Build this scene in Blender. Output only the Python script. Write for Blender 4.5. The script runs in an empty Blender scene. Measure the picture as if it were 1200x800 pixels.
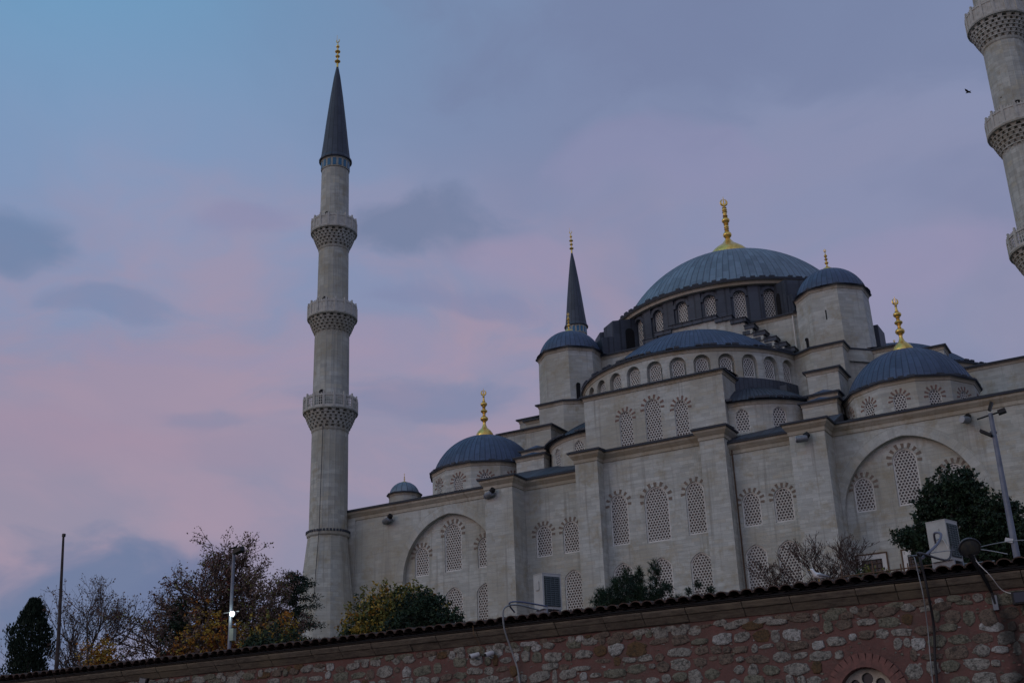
import bpy, bmesh, math, random
from mathutils import Vector, Matrix
from mathutils.geometry import tessellate_polygon
R = math.radians
PI = math.pi
random.seed(7)
S = bpy.context.scene
COL = S.collection

# ------------------------------------------------------------------ camera
cam_d = bpy.data.cameras.new('camera'); cam = bpy.data.objects.new('camera', cam_d); COL.objects.link(cam)
S.camera = cam
yaw, pitch, roll = -0.502, 0.373, -0.039
fw = Vector((math.sin(yaw)*math.cos(pitch), math.cos(yaw)*math.cos(pitch), math.sin(pitch)))
rt = Vector((math.cos(yaw), -math.sin(yaw), 0)); up = rt.cross(fw)
rt2 = math.cos(roll)*rt + math.sin(roll)*up; up2 = -math.sin(roll)*rt + math.cos(roll)*up
m = Matrix((rt2, up2, -fw)).transposed().to_4x4(); m.translation = (35.68, -114.94, -5.18)
cam.matrix_world = m
cam_d.sensor_fit = 'HORIZONTAL'; cam_d.sensor_width = 36; cam_d.lens = 36*1399/1200
cam_d.clip_start = 0.1; cam_d.clip_end = 3000

# ------------------------------------------------------------------ sky
W = bpy.data.worlds.new('World'); S.world = W; W.use_nodes = True
def build_world():
    nt = W.node_tree; N = nt.nodes; L = nt.links; N.clear()
    out = N.new('ShaderNodeOutputWorld'); bg = N.new('ShaderNodeBackground'); L.new(bg.outputs[0], out.inputs[0])
    tc = N.new('ShaderNodeTexCoord'); D = tc.outputs['Generated']
    def vm(op, a, b=None):
        n = N.new('ShaderNodeVectorMath'); n.operation = op
        for i, x in enumerate((a, b)):
            if x is None: continue
            if isinstance(x, (tuple, list, Vector)): n.inputs[i].default_value = x
            else: L.new(x, n.inputs[i])
        return n
    def mt(op, a, b=None, c=None, cl=False):
        n = N.new('ShaderNodeMath'); n.operation = op; n.use_clamp = cl
        for i, x in enumerate((a, b, c)):
            if x is None: continue
            if isinstance(x, (int, float)): n.inputs[i].default_value = x
            else: L.new(x, n.inputs[i])
        return n.outputs[0]
    def mr(x, a, b, c=0, d=1):
        n = N.new('ShaderNodeMapRange'); n.interpolation_type = 'SMOOTHSTEP'
        L.new(x, n.inputs[0])
        for i, v in zip((1, 2, 3, 4), (a, b, c, d)): n.inputs[i].default_value = v
        return n.outputs[0]
    def mix(f, a, b):
        n = N.new('ShaderNodeMix'); n.data_type = 'RGBA'
        if isinstance(f, (int, float)): n.inputs[0].default_value = f
        else: L.new(f, n.inputs[0])
        for i, x in ((6, a), (7, b)):
            if isinstance(x, tuple): n.inputs[i].default_value = x
            else: L.new(x, n.inputs[i])
        return n.outputs[2]
    def c(r, g, b):
        f = lambda v: ((v/255+.055)/1.055)**2.4
        return (f(r), f(g), f(b), 1)
    def noise(scale, det, rough, vec, dist=0):
        n = N.new('ShaderNodeTexNoise'); n.inputs['Scale'].default_value = scale
        n.inputs['Detail'].default_value = det; n.inputs['Roughness'].default_value = rough; n.inputs['Distortion'].default_value = dist
        L.new(vec, n.inputs['Vector']); return n
    sep = N.new('ShaderNodeSeparateXYZ'); L.new(D, sep.inputs[0])
    z = sep.outputs[2]
    az = mt('ARCTAN2', sep.outputs[0], sep.outputs[1])          # 0 = +Y, negative to the left
    # coordinates that flatten clouds into layers
    comb = N.new('ShaderNodeCombineXYZ'); L.new(az, comb.inputs[0]); L.new(mt('MULTIPLY', z, 1.9), comb.inputs[1])
    warp = noise(3.0, 3, .55, comb.outputs[0])
    w2 = vm('SCALE', vm('SUBTRACT', warp.outputs['Color'], (.5, .5, .5)).outputs[0]); w2.inputs['Scale'].default_value = 0.30
    P = vm('ADD', comb.outputs[0], w2.outputs[0]).outputs[0]
    n1 = noise(2.3, 5, .5, P); n2 = noise(5.5, 6, .55, P); n3 = noise(1.1, 3, .5, P)
    # clear part, blue above and to the left, lilac right and low
    lr = mr(az, -1.0, -0.35)
    hi = mix(lr, c(100, 154, 192), c(119, 138, 172))
    mid = mix(lr, c(130, 150, 186), c(133, 138, 170))
    low = mix(lr, c(148, 138, 160), c(134, 137, 167))
    hz = c(112, 122, 160)
    zz = mt('ADD', z, mt('MULTIPLY', mt('SUBTRACT', n1.outputs[0], .5), .16))
    col = mix(mr(zz, .05, .19), hz, low)
    col = mix(mr(zz, .26, .44), col, mid)
    col = mix(mr(zz, .42, .66), col, hi)
    # pink glow on thin cloud
    pk = mt('MULTIPLY', mr(n2.outputs[0], .36, .60), mr(zz, .54, .34))
    pk = mt('MULTIPLY', mt('MULTIPLY', pk, mr(z, .10, .2)), mr(az, -.2, -.5, .25, 1))
    col = mix(mt('MULTIPLY', pk, .75), col, c(165, 143, 163))
    # grey cloud veils, thicker upper right
    gv = mt('MULTIPLY', mr(n1.outputs[0], .44, .60), mr(az, -.75, -.15, .25, .8))
    col = mix(mt('MULTIPLY', gv, .7), col, c(116, 124, 158))
    def blob(a0, z0, ra, rz, amt, colr):
        nonlocal col
        s = N.new('ShaderNodeSeparateXYZ'); L.new(P, s.inputs[0])
        da = mt('DIVIDE', mt('SUBTRACT', s.outputs[0], a0), ra); dz = mt('DIVIDE', mt('SUBTRACT', s.outputs[1], z0*1.9), rz*1.9)
        d = mt('SQRT', mt('ADD', mt('MULTIPLY', da, da), mt('MULTIPLY', dz, dz)))
        d = mt('ADD', d, mt('MULTIPLY', mt('SUBTRACT', n2.outputs[0], .5), 2.6))
        f = mr(d, 1.05, .40, 0, amt)
        col = mix(f, col, colr)
    for b in SKY_BLOBS: blob(*b[:5], c(*b[5]))
    # unseen sky behind the street, made brighter and less blue to light the facade
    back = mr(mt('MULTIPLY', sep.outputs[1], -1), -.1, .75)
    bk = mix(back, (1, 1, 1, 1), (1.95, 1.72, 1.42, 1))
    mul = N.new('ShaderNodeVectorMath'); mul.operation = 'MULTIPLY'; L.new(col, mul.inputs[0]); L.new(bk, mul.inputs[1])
    sky = N.new('ShaderNodeTexSky'); sky.sky_type = 'NISHITA'; sky.sun_disc = False
    sky.sun_elevation = R(3); sky.sun_rotation = R(215); sky.altitude = 50
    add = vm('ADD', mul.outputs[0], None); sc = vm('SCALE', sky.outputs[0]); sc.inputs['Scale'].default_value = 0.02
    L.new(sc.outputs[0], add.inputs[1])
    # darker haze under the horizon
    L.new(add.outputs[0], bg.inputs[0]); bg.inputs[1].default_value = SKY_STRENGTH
SKY_STRENGTH = 0.99
# azimuth, sin(elevation), radius az, radius z, amount, colour
SKY_BLOBS = [
    (-.585, .462, .11, .036, .85, (112, 124, 156)),
    (-.93, .438, .05, .022, .65, (98, 122, 158)),
    (-.84, .402, .075, .013, .55, (116, 130, 165)),
    (-.55, .399, .09, .012, .50, (124, 130, 165)),
    (-.587, .320, .09, .022, .55, (118, 126, 160)),
    (-.72, .30, .07, .016, .35, (124, 128, 160)),
    (-.90, .155, .14, .045, .85, (92, 112, 150)),
    (-.79, .165, .07, .030, .80, (100, 112, 150)),
    (-.47, .43, .10, .02, .45, (158, 142, 170)),
    (-.82, .27, .20, .03, .45, (160, 138, 160)),
    (-.20, .60, .35, .09, .5, (112, 122, 156)),
    (-.07, .30, .10, .02, .5, (116, 126, 162)),
    (-.75, .47, .05, .018, .5, (136, 134, 168)),
    (-.16, .37, .14, .03, .45, (150, 140, 172)),
    (-.33, .50, .13, .03, .4, (142, 138, 172)),
    (-.78, .36, .12, .015, .35, (146, 140, 170)),
    (-.62, .36, .12, .02, .5, (156, 142, 168)),
]
build_world()
sun_d = bpy.data.lights.new('sun', 'SUN'); sun = bpy.data.objects.new('sun', sun_d); COL.objects.link(sun)
sun_d.energy = 0.22; sun_d.angle = R(25); sun_d.color = (1.0, .86, .70)
sun.rotation_euler = Vector((0.62, 0.72, -0.42)).to_track_quat('-Z', 'Y').to_euler()
S.view_settings.view_transform = 'Standard'; S.view_settings.look = 'None'
S.view_settings.exposure = 0; S.view_settings.gamma = 1

# ------------------------------------------------------------------ mesh helper
class M:
    def __init__(s): s.v = []; s.f = []; s.m = []; s.uv = []; s.c = None
    def add(s, pts, faces, mat=0, uvs=None):
        o = len(s.v); s.v += [tuple(p) for p in pts]
        for i, f in enumerate(faces):
            s.f.append([o+k for k in f]); s.m.append(mat)
            s.uv.append(uvs[i] if uvs else None)
    def box(s, x0, x1, y0, y1, z0, z1, mat=0):
        p = [(x, y, z) for z in (z0, z1) for y in (y0, y1) for x in (x0, x1)]
        s.add(p, [(0, 2, 3, 1), (4, 5, 7, 6), (0, 1, 5, 4), (1, 3, 7, 5), (3, 2, 6, 7), (2, 0, 4, 6)], mat)
    def obox(s, P, ax, ay, az, mat=0):        # oriented box: centre and three half-axis vectors
        P, ax, ay, az = map(Vector, (P, ax, ay, az))
        p = [P+sx*ax+sy*ay+sz*az for sz in (-1, 1) for sy in (-1, 1) for sx in (-1, 1)]
        s.add(p, [(0, 2, 3, 1), (4, 5, 7, 6), (0, 1, 5, 4), (1, 3, 7, 5), (3, 2, 6, 7), (2, 0, 4, 6)], mat)
    def prism(s, poly, z0, z1, mat=0, cap=True, capmat=None):
        n = len(poly); p = [(x, y, z0) for x, y in poly]+[(x, y, z1) for x, y in poly]
        s.add(p, [(i, (i+1) % n, n+(i+1) % n, n+i) for i in range(n)], mat)
        if cap: s.add(p[n:], [tuple(range(n))], mat if capmat is None else capmat)
    def lathe(s, prof, n=32, cx=0, cy=0, a0=0, a1=2*PI, mat=0, off=0, uvs=None):
        full = abs(a1-a0-2*PI) < 1e-6; k = n if full else n+1; p = []
        for r, z in prof:
            for j in range(k):
                a = a0+(a1-a0)*j/n+off
                p.append((cx+r*math.sin(a), cy-r*math.cos(a), z))
        fs = []; us = []
        ln = [0]
        for i in range(1, len(prof)): ln.append(ln[-1]+math.hypot(prof[i][0]-prof[i-1][0], prof[i][1]-prof[i-1][1]))
        rm = max(r for r, z in prof)
        for i in range(len(prof)-1):
            for j in range(n):
                b = (j+1) % k
                fs.append((i*k+j, i*k+b, (i+1)*k+b, (i+1)*k+j))
                u0 = (a1-a0)*j/n*rm; u1 = (a1-a0)*(j+1)/n*rm
                us.append([(u0, ln[i]), (u1, ln[i]), (u1, ln[i+1]), (u0, ln[i+1])])
        s.add(p, fs, mat, us)
    def sweep(s, path, prof, closed=False, mats=None, caps=True):
        # path: plan points, walked so that the outside lies to the right; prof: (out, z)
        n = len(path); q = []
        for i in range(n):
            a = Vector(path[i-1]) if (closed or i > 0) else None
            b = Vector(path[i]); c = Vector(path[(i+1) % n]) if (closed or i < n-1) else None
            d1 = (b-a).normalized() if a is not None else None; d2 = (c-b).normalized() if c is not None else None
            if d1 is None: d1 = d2
            if d2 is None: d2 = d1
            n1 = Vector((d1.y, -d1.x)); n2 = Vector((d2.y, -d2.x)); mm = (n1+n2)
            mm = mm/ max(.3, (1+n1.dot(n2)))
            q.append((b, mm))
        k = len(prof); p = [(b.x+m_.x*o, b.y+m_.y*o, z) for b, m_ in q for o, z in prof]
        segs = n if closed else n-1
        acc = 0
        for i in range(segs):
            j = (i+1) % n; Lh = (q[j][0]-q[i][0]).length
            for t in range(k-1):
                u = [(acc, prof[t][1]), (acc+Lh, prof[t][1]), (acc+Lh, prof[t+1][1]), (acc, prof[t+1][1])]
                s.add([p[i*k+t], p[j*k+t], p[j*k+t+1], p[i*k+t+1]], [(0, 1, 2, 3)], mats[t] if mats else 0, [u])
            acc += Lh
        if caps and not closed:
            s.add(p[:k], [tuple(range(k))], mats[0] if mats else 0); s.add(p[-k:], [tuple(range(k))[::-1]], mats[0] if mats else 0)
    def tube(s, pts, rad, n=6, mat=0, cap=True):
        pts = [Vector(p) for p in pts]
        if isinstance(rad, (int, float)): rad = [rad]*len(pts)
        ring = []; prev = None
        for i, p in enumerate(pts):
            d = (pts[min(i+1, len(pts)-1)]-pts[max(i-1, 0)]).normalized()
            if prev is None:
                a = d.orthogonal().normalized()
            else:
                a = prev-d*prev.dot(d)
                a = a.normalized() if a.length > 1e-6 else d.orthogonal().normalized()
            prev = a; b = d.cross(a)
            ring.append([p+(a*math.cos(2*PI*j/n)+b*math.sin(2*PI*j/n))*rad[i] for j in range(n)])
        P = [x for r_ in ring for x in r_]
        fs = [(i*n+j, i*n+(j+1) % n, (i+1)*n+(j+1) % n, (i+1)*n+j) for i in range(len(pts)-1) for j in range(n)]
        if cap: fs += [tuple(range(n))[::-1], tuple((len(pts)-1)*n+j for j in range(n))]
        s.add(P, fs, mat)
    def panel(s, y, outer, holes, depth=.3, mat=0, rev=1):
        # flat wall at Y=y facing -Y; outer and holes are (x,z) loops; reveals go back by depth
        loops = [[Vector((x, z, 0)) for x, z in outer]]+[[Vector((x, z, 0)) for x, z in h] for h in holes]
        tris = tessellate_polygon(loops); flat = [p for l in loops for p in l]
        pts = [(p.x, y, p.y) for p in flat]; fs = []
        for t in tris:
            a, b, c = (flat[i] for i in t)
            cr = (b.x-a.x)*(c.y-a.y)-(b.y-a.y)*(c.x-a.x)
            fs.append(tuple(t) if cr > 0 else tuple(t)[::-1])
        s.add(pts, fs, mat)
        for h in holes:
            n = len(h)
            for i in range(n):
                (x0, z0), (x1, z1) = h[i], h[(i+1) % n]
                s.add([(x0, y, z0), (x1, y, z1), (x1, y+depth, z1), (x0, y+depth, z0)], [(0, 3, 2, 1)], mat)
    def build(s, name, mats, parent=None, smooth=None, merge=False, link=True):
        me = bpy.data.meshes.new(name); me.from_pydata(s.v, [], s.f)
        for mm in (mats if isinstance(mats, (list, tuple)) else [mats]): me.materials.append(mm)
        me.polygons.foreach_set('material_index', s.m)
        uvl = me.uv_layers.new(name='UVMap').data
        V = s.v
        for pi, p in enumerate(me.polygons):
            u = s.uv[pi]
            if u is None:
                nx, ny, nz = p.normal
                for k, li in enumerate(p.loop_indices):
                    x, y, z = V[s.f[pi][k]]
                    uvl[li].uv = (x, y) if abs(nz) > .8 else ((y, z) if abs(nx) > abs(ny) else (x, z))
            else:
                for k, li in enumerate(p.loop_indices): uvl[li].uv = u[k]
        if merge:
            bm = bmesh.new(); bm.from_mesh(me); bmesh.ops.remove_doubles(bm, verts=bm.verts, dist=1e-4); bm.to_mesh(me); bm.free()
        if smooth is not None:
            me.polygons.foreach_set('use_smooth', [True]*len(me.polygons))
            me.set_sharp_from_angle(angle=R(smooth))
        me.update()
        if not link: return me
        o = bpy.data.objects.new(name, me); COL.objects.link(o)
        if parent: o.parent = parent
        return o
def inst(name, me, parent, loc=(0, 0, 0), rz=0):
    o = bpy.data.objects.new(name, me); COL.objects.link(o); o.parent = parent
    o.location = loc; o.rotation_euler = (0, 0, rz); return o
def tag(o, label, cat, group=None):
    o['label'] = label; o['category'] = cat
    if group: o['group'] = group
    return o
def thing(name, label, cat, loc=(0, 0, 0), rz=0, group=None):
    o = bpy.data.objects.new(name, None); COL.objects.link(o); o.location = loc; o.rotation_euler = (0, 0, rz)
    o.empty_display_size = .5
    return tag(o, label, cat, group)
def copy_tree(o, parent=None):
    c = o.copy(); COL.objects.link(c); c.parent = parent
    for ch in list(o.children): copy_tree(ch, c)
    return c

# ------------------------------------------------------------------ materials
def mat_base(name, color, rough=.7, metal=0, spec=.3):
    m_ = bpy.data.materials.new(name); m_.use_nodes = True
    b = m_.node_tree.nodes['Principled BSDF']; b.inputs['Base Color'].default_value = (*color, 1)
    b.inputs['Roughness'].default_value = rough; b.inputs['Metallic'].default_value = metal
    b.inputs['Specular IOR Level'].default_value = spec
    return m_
class NT:
    def __init__(s, m_): s.m = m_; s.t = m_.node_tree; s.N = s.t.nodes; s.L = s.t.links; s.b = s.N['Principled BSDF']
    def tex(s, kind, vec, **kw):
        n = s.N.new(kind); s.L.new(vec, n.inputs['Vector'])
        for k, v in kw.items():
            k = k.replace('_', ' ')
            n.inputs[k].default_value = v
        return n
    def mapv(s, vec, sc=(1, 1, 1), loc=(0, 0, 0)):
        n = s.N.new('ShaderNodeMapping'); s.L.new(vec, n.inputs[0]); n.inputs['Scale'].default_value = sc; n.inputs['Location'].default_value = loc; return n.outputs[0]
    def mix(s, f, a, b, mode='MIX'):
        n = s.N.new('ShaderNodeMix'); n.data_type = 'RGBA'; n.blend_type = mode
        if isinstance(f, (int, float)): n.inputs[0].default_value = f
        else: s.L.new(f, n.inputs[0])
        for i, x in ((6, a), (7, b)):
            if isinstance(x, tuple): n.inputs[i].default_value = (*x[:3], 1)
            else: s.L.new(x, n.inputs[i])
        return n.outputs[2]
    def mr(s, x, a, b, c=0, d=1):
        n = s.N.new('ShaderNodeMapRange'); s.L.new(x, n.inputs[0])
        for i, v in zip((1, 2, 3, 4), (a, b, c, d)): n.inputs[i].default_value = v
        return n.outputs[0]
    def math(s, op, a, b=None):
        n = s.N.new('ShaderNodeMath'); n.operation = op
        for i, x in enumerate((a, b)):
            if x is None: continue
            if isinstance(x, (int, float)): n.inputs[i].default_value = x
            else: s.L.new(x, n.inputs[i])
        return n.outputs[0]
    def bump(s, h, st=.3, dist=.02):
        n = s.N.new('ShaderNodeBump'); n.inputs['Strength'].default_value = st; n.inputs['Distance'].default_value = dist
        s.L.new(h, n.inputs['Height']); s.L.new(n.outputs[0], s.b.inputs['Normal'])
    def col(s, x): s.L.new(x, s.b.inputs['Base Color'])

def stone_mat(name, base, warm, row=.34, wid=.95, contrast=1.0):
    m_ = mat_base(name, base, .85); t = NT(m_)
    uv = t.N.new('ShaderNodeUVMap').outputs[0]
    obj = t.N.new('ShaderNodeTexCoord').outputs['Object']
    geo = t.N.new('ShaderNodeNewGeometry').outputs['Position']
    br = t.tex('ShaderNodeTexBrick', uv, Scale=1.0, Mortar_Size=.012, Mortar_Smooth=.6, Bias=0.0, Brick_Width=wid, Row_Height=row)
    br.inputs['Color1'].default_value = (0, 0, 0, 1); br.inputs['Color2'].default_value = (1, 1, 1, 1); br.inputs['Mortar'].default_value = (.5, .5, .5, 1)
    br.offset = .43; br.squash = 1.3; br.squash_frequency = 3
    tone = t.N.new('ShaderNodeSeparateColor'); t.L.new(br.outputs[0], tone.inputs[0]); tone = tone.outputs[0]
    d = tuple(c*(1-.15*contrast) for c in base); l = tuple(min(1, c*(1+.13*contrast)) for c in base)
    c = t.mix(tone, d, l)
    # a few odd blocks: browner, as replaced stones
    odd = t.mr(tone, .80, .97)
    c = t.mix(t.math('MULTIPLY', odd, .55), c, warm)
    big = t.tex('ShaderNodeTexNoise', geo, Scale=.16, Detail=5.0, Roughness=.6)
    c = t.mix(t.mr(big.outputs[0], .46, .62, 0, .75), c, tuple(x*y for x, y in zip(base, (.76, .70, .60))))
    c = t.mix(t.mr(big.outputs[0], .50, .28, 0, .45), c, tuple(x*y for x, y in zip(base, (1.05, 1.08, 1.12))))
    # thin layered veining of the limestone, along each course
    vein = t.tex('ShaderNodeTexNoise', t.mapv(uv, (.34, 3.4, 1)), Scale=1.0, Detail=8.0, Roughness=.82)
    c = t.mix(t.mr(vein.outputs[0], .50, .64, 0, .60), c, tuple(x*.58 for x in base))
    v2 = t.tex('ShaderNodeTexNoise', t.mapv(uv, (.6, 7.5, 1), (7, 3, 0)), Scale=1.0, Detail=5.0, Roughness=.7)
    c = t.mix(t.mr(v2.outputs[0], .52, .66, 0, .45), c, tuple(x*y for x, y in zip(base, (.62, .63, .66))))
    # rain streaks down the wall
    st = t.tex('ShaderNodeTexNoise', t.mapv(uv, (2.6, .09, 1)), Scale=1.0, Detail=5.0, Roughness=.65)
    c = t.mix(t.mr(st.outputs[0], .54, .68, 0, .65), c, tuple(x*y for x, y in zip(base, (.52, .50, .48))))
    pat = t.tex('ShaderNodeTexNoise', geo, Scale=.7, Detail=7.0, Roughness=.7)
    c = t.mix(t.mr(pat.outputs[0], .52, .66, 0, .75), c, tuple(x*y for x, y in zip(base, (.66, .58, .46))))
    c = t.mix(t.mr(br.outputs['Fac'], 0, 1, 0, .48), c, tuple(x*.55 for x in base))
    t.col(c)
    h = t.math('SUBTRACT', vein.outputs[0], t.math('MULTIPLY', br.outputs['Fac'], .8))
    t.bump(h, .5, .02)
    return m_
def lead_mat(name, base, seams=True, rough=.55, var=.25):
    m_ = mat_base(name, base, rough, 0.25, .4); t = NT(m_)
    uv = t.N.new('ShaderNodeUVMap').outputs[0]; geo = t.N.new('ShaderNodeNewGeometry').outputs['Position']
    sep = t.N.new('ShaderNodeSeparateXYZ'); t.L.new(uv, sep.inputs[0]); u, v = sep.outputs[0], sep.outputs[1]
    fu = t.math('FLOOR', u); v2 = t.math('ADD', v, t.math('MULTIPLY', fu, .37)); fv = t.math('FLOOR', v2)
    cb = t.N.new('ShaderNodeCombineXYZ'); t.L.new(fu, cb.inputs[0]); t.L.new(fv, cb.inputs[1])
    wn = t.N.new('ShaderNodeTexWhiteNoise'); wn.noise_dimensions = '2D'; t.L.new(cb.outputs[0], wn.inputs['Vector'])
    c = t.mix(wn.outputs[0], tuple(x*(1-var) for x in base), tuple(x*(1+var) for x in base))
    n = t.tex('ShaderNodeTexNoise', t.mapv(uv, (.9, .25, 1)), Scale=1.0, Detail=6.0, Roughness=.7)
    c = t.mix(t.mr(n.outputs[0], .45, .75, 0, .55), c, tuple(x*y for x, y in zip(base, (1.45, 1.45, 1.35))))
    n2 = t.tex('ShaderNodeTexNoise', geo, Scale=.5, Detail=5.0, Roughness=.65)
    c = t.mix(t.mr(n2.outputs[0], .48, .72, 0, .6), c, tuple(x*.6 for x in base))
    if seams:
        fr = t.math('FRACT', t.math('ADD', u, .5)); dd = t.math('ABSOLUTE', t.math('SUBTRACT', fr, .5))
        c = t.mix(t.mr(dd, .03, .12, .75, 0), c, tuple(x*.42 for x in base))
        fr2 = t.math('FRACT', v2); d2 = t.math('ABSOLUTE', t.math('SUBTRACT', fr2, .5))
        c = t.mix(t.mr(d2, .46, .5, 0, .4), c, tuple(x*.5 for x in base))
    t.col(c); return m_
def noisy_mat(name, a, b, scale=3, rough=.8, metal=0, lo=.4, hi=.65, bump=0):
    m_ = mat_base(name, a, rough, metal); t = NT(m_)
    geo = t.N.new('ShaderNodeTexCoord').outputs['Object']
    n = t.tex('ShaderNodeTexNoise', geo, Scale=float(scale), Detail=6.0, Roughness=.65)
    t.col(t.mix(t.mr(n.outputs[0], lo, hi), a, b))
    if bump: t.bump(n.outputs[0], .6, bump)
    return m_
MS = stone_mat('limestone_ashlar', (.47, .48, .455), (.36, .31, .23), row=.30, wid=.75, contrast=1.25)
MSM = stone_mat('minaret_stone', (.44, .45, .42), (.36, .315, .21), row=.42, wid=.7, contrast=1.7)
MSD = stone_mat('weathered_cornice_stone', (.41, .38, .32), (.26, .21, .15), row=.9, wid=1.6)
MCORB = noisy_mat('corbel_shade_stone', (.19, .175, .15), (.12, .11, .09), 2.5)  # corbel backing, darkened so its colour carries the shade between the niches
MLM = lead_mat('grey_green_lead', (.140, .182, .235), var=.22)
ML = lead_mat('blue_lead', (.062, .086, .148), var=.2)
MLD = lead_mat('dark_lead', (.052, .062, .085), True, .6, .18)
MLE = mat_base('lead_edge', (.045, .052, .068), .6, .2)
MGOLD = noisy_mat('gilded_copper', (.85, .58, .17), (.62, .40, .10), 3, .30, .7)
MWHITE = noisy_mat('white_plaster_lattice', (.54, .53, .51), (.40, .385, .36), 3, .85)
MFRAME = noisy_mat('white_marble_frame', (.64, .63, .61), (.52, .51, .49), 2, .8)
MRAIL = noisy_mat('marble_railing', (.47, .46, .43), (.36, .35, .32), 3, .85)
MGLASS = mat_base('dark_window_glass', (.012, .014, .02), .25, 0, .5)
MRED = noisy_mat('red_voussoir_stone', (.205, .125, .105), (.155, .105, .09), 4)
MBROWN = noisy_mat('brown_voussoir_stone', (.205, .16, .13), (.155, .125, .105), 4)
MVOID = mat_base('dark_opening', (.010, .010, .012), .95)
MTILEB = mat_base('blue_glazed_tile', (.03, .13, .24), .3)
MBLACK = mat_base('black_housing', (.012, .012, .014), .5)
MGREYM = noisy_mat('grey_painted_metal', (.20, .22, .25), (.15, .165, .19), 6, .5, .3)
MPOLE = noisy_mat('galvanised_pole', (.17, .19, .24), (.12, .135, .17), 3, .5, .4)
MACW = noisy_mat('beige_ac_casing', (.42, .43, .42), (.33, .34, .33), 2, .6)
MRUST = noisy_mat('rusty_iron', (.13, .075, .045), (.07, .05, .04), 8, .9)

# ------------------------------------------------------------------ ground
MEARTH = noisy_mat('packed_earth', (.10, .085, .06), (.06, .065, .035), .4, .95)
MASPH = noisy_mat('street_paving', (.06, .058, .055), (.045, .044, .042), 1.5, .9)
g = M(); ys = [-700, -90.5, -89.5, -60, -30, 40, 900]; zs = [-6.8, -6.8, -1.2, .2, .6, .6, .6]
g.add([(x, y, z) for y, z in zip(ys, zs) for x in (-900, 900)], [(2*i, 2*i+1, 2*i+3, 2*i+2) for i in range(len(ys)-1)])
o = g.build('ground', MEARTH); o['kind'] = 'structure'
g = M(); g.add([(-120, -124, -6.796), (120, -124, -6.796), (120, -97.3, -6.796), (-120, -97.3, -6.796)], [(0, 1, 2, 3)])
o = g.build('road', MASPH); o['kind'] = 'structure'

# ------------------------------------------------------------------ windows
def outline(w, h, kind, n=8, x0=0, z0=0):
    a = w/2
    if kind == 'rect': return [(x0-a, z0), (x0+a, z0), (x0+a, z0+h), (x0-a, z0+h)]
    if kind == 'ogee':
        rise = .92*a; zq = h-rise; pts = [(x0-a, z0), (x0+a, z0)]
        for i in range(2*n+1):
            t = math.cos(PI*i/(2*n)); pts.append((x0+a*t, z0+zq+a*(.62*math.sqrt(max(0, 1-t*t))+.30*(1-abs(t)))))
        return pts
    if kind == 'round': ap = a; k = 1.0
    elif kind == 'soft': k = 1.12
    else: k = 1.35
    r = a*k; ap = math.sqrt(max(0, r*r-(r-a)**2)); zs_ = h-ap
    pts = [(x0-a, z0), (x0+a, z0)]
    amax = math.acos((r-a)/r)
    for i in range(n+1):
        t = amax*i/n; pts.append((x0+(a-r)+r*math.cos(t), z0+zs_+r*math.sin(t)))
    for i in range(n-1, -1, -1):
        t = amax*i/n; pts.append((x0-(a-r)-r*math.cos(t), z0+zs_+r*math.sin(t)))
    if kind == 'ogee':      # little tip
        c = 2+n; x, z = pts[c]; pts[c] = (x, z+.10*w)
    return pts
def halfw(ol, z, x0=0):
    best = 0
    for i in range(len(ol)):
        (xa, za), (xb, zb) = ol[i], ol[(i+1) % len(ol)]
        if (za-z)*(zb-z) <= 0 and za != zb:
            x = xa+(xb-xa)*(z-za)/(zb-za)
            best = max(best, x-x0)
    return best
_wcache = {}
def win_mesh(w, h, kind, pitch, fr):
    key = (w, h, kind, pitch, fr)
    if key in _wcache: return _wcache[key]
    ol = outline(w, h, kind, 8); inner = outline(w-2*fr, h-2*fr, kind, 8, 0, fr)
    m_ = M(); n = len(ol)
    for i in range(n):
        j = (i+1) % n
        a, b, c, d = ol[i], ol[j], inner[j], inner[i]
        m_.add([(a[0], -.04, a[1]), (b[0], -.04, b[1]), (c[0], -.04, c[1]), (d[0], -.04, d[1])], [(0, 1, 2, 3)], 1)
        m_.add([(d[0], -.04, d[1]), (c[0], -.04, c[1]), (c[0], .05, c[1]), (d[0], .05, d[1])], [(0, 1, 2, 3)], 1)
    rows = int(h/(pitch*.866))+2; cols = int(w/pitch)+2
    Ro = pitch/math.sqrt(3); Ri = pitch*.392
    top = max(z for x, z in inner)
    for r_ in range(rows):
        z = fr+r_*pitch*.866
        for c_ in range(-cols, cols+1):
            x = (c_+(.5 if r_ % 2 else 0))*pitch
            if not (z < top and abs(x) < halfw(inner, min(max(z, fr+.01), top-.02))+Ro*.9): continue
            oo = []; ii = []
            def cl(px, pz):
                pz = min(max(pz, fr+.003), top-.01); hw = halfw(inner, pz); return (min(max(px, -hw), hw), pz)
            for k in range(6):
                t = PI/6+k*PI/3; oo.append(cl(x+Ro*math.cos(t), z+Ro*math.sin(t)))
                ii.append(cl(x+Ri*math.cos(t), z+Ri*math.sin(t)))
            P = [(a, -.005, b) for a, b in oo]+[(a, -.005, b) for a, b in ii]+[(a, .05, b) for a, b in ii]
            m_.add(P, [(k, (k+1) % 6, 6+(k+1) % 6, 6+k) for k in range(6)]+[(6+k, 6+(k+1) % 6, 12+(k+1) % 6, 12+k) for k in range(6)], 0)
    me = m_.build('window', [MWHITE, MFRAME], link=False)
    q = M(); q.add([(x, .055, z) for x, z in ol], [tuple(range(n))]); pane = q.build('pane', MGLASS, link=False)
    _wcache[key] = (me, pane); return _wcache[key]
_vcache = {}
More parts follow.
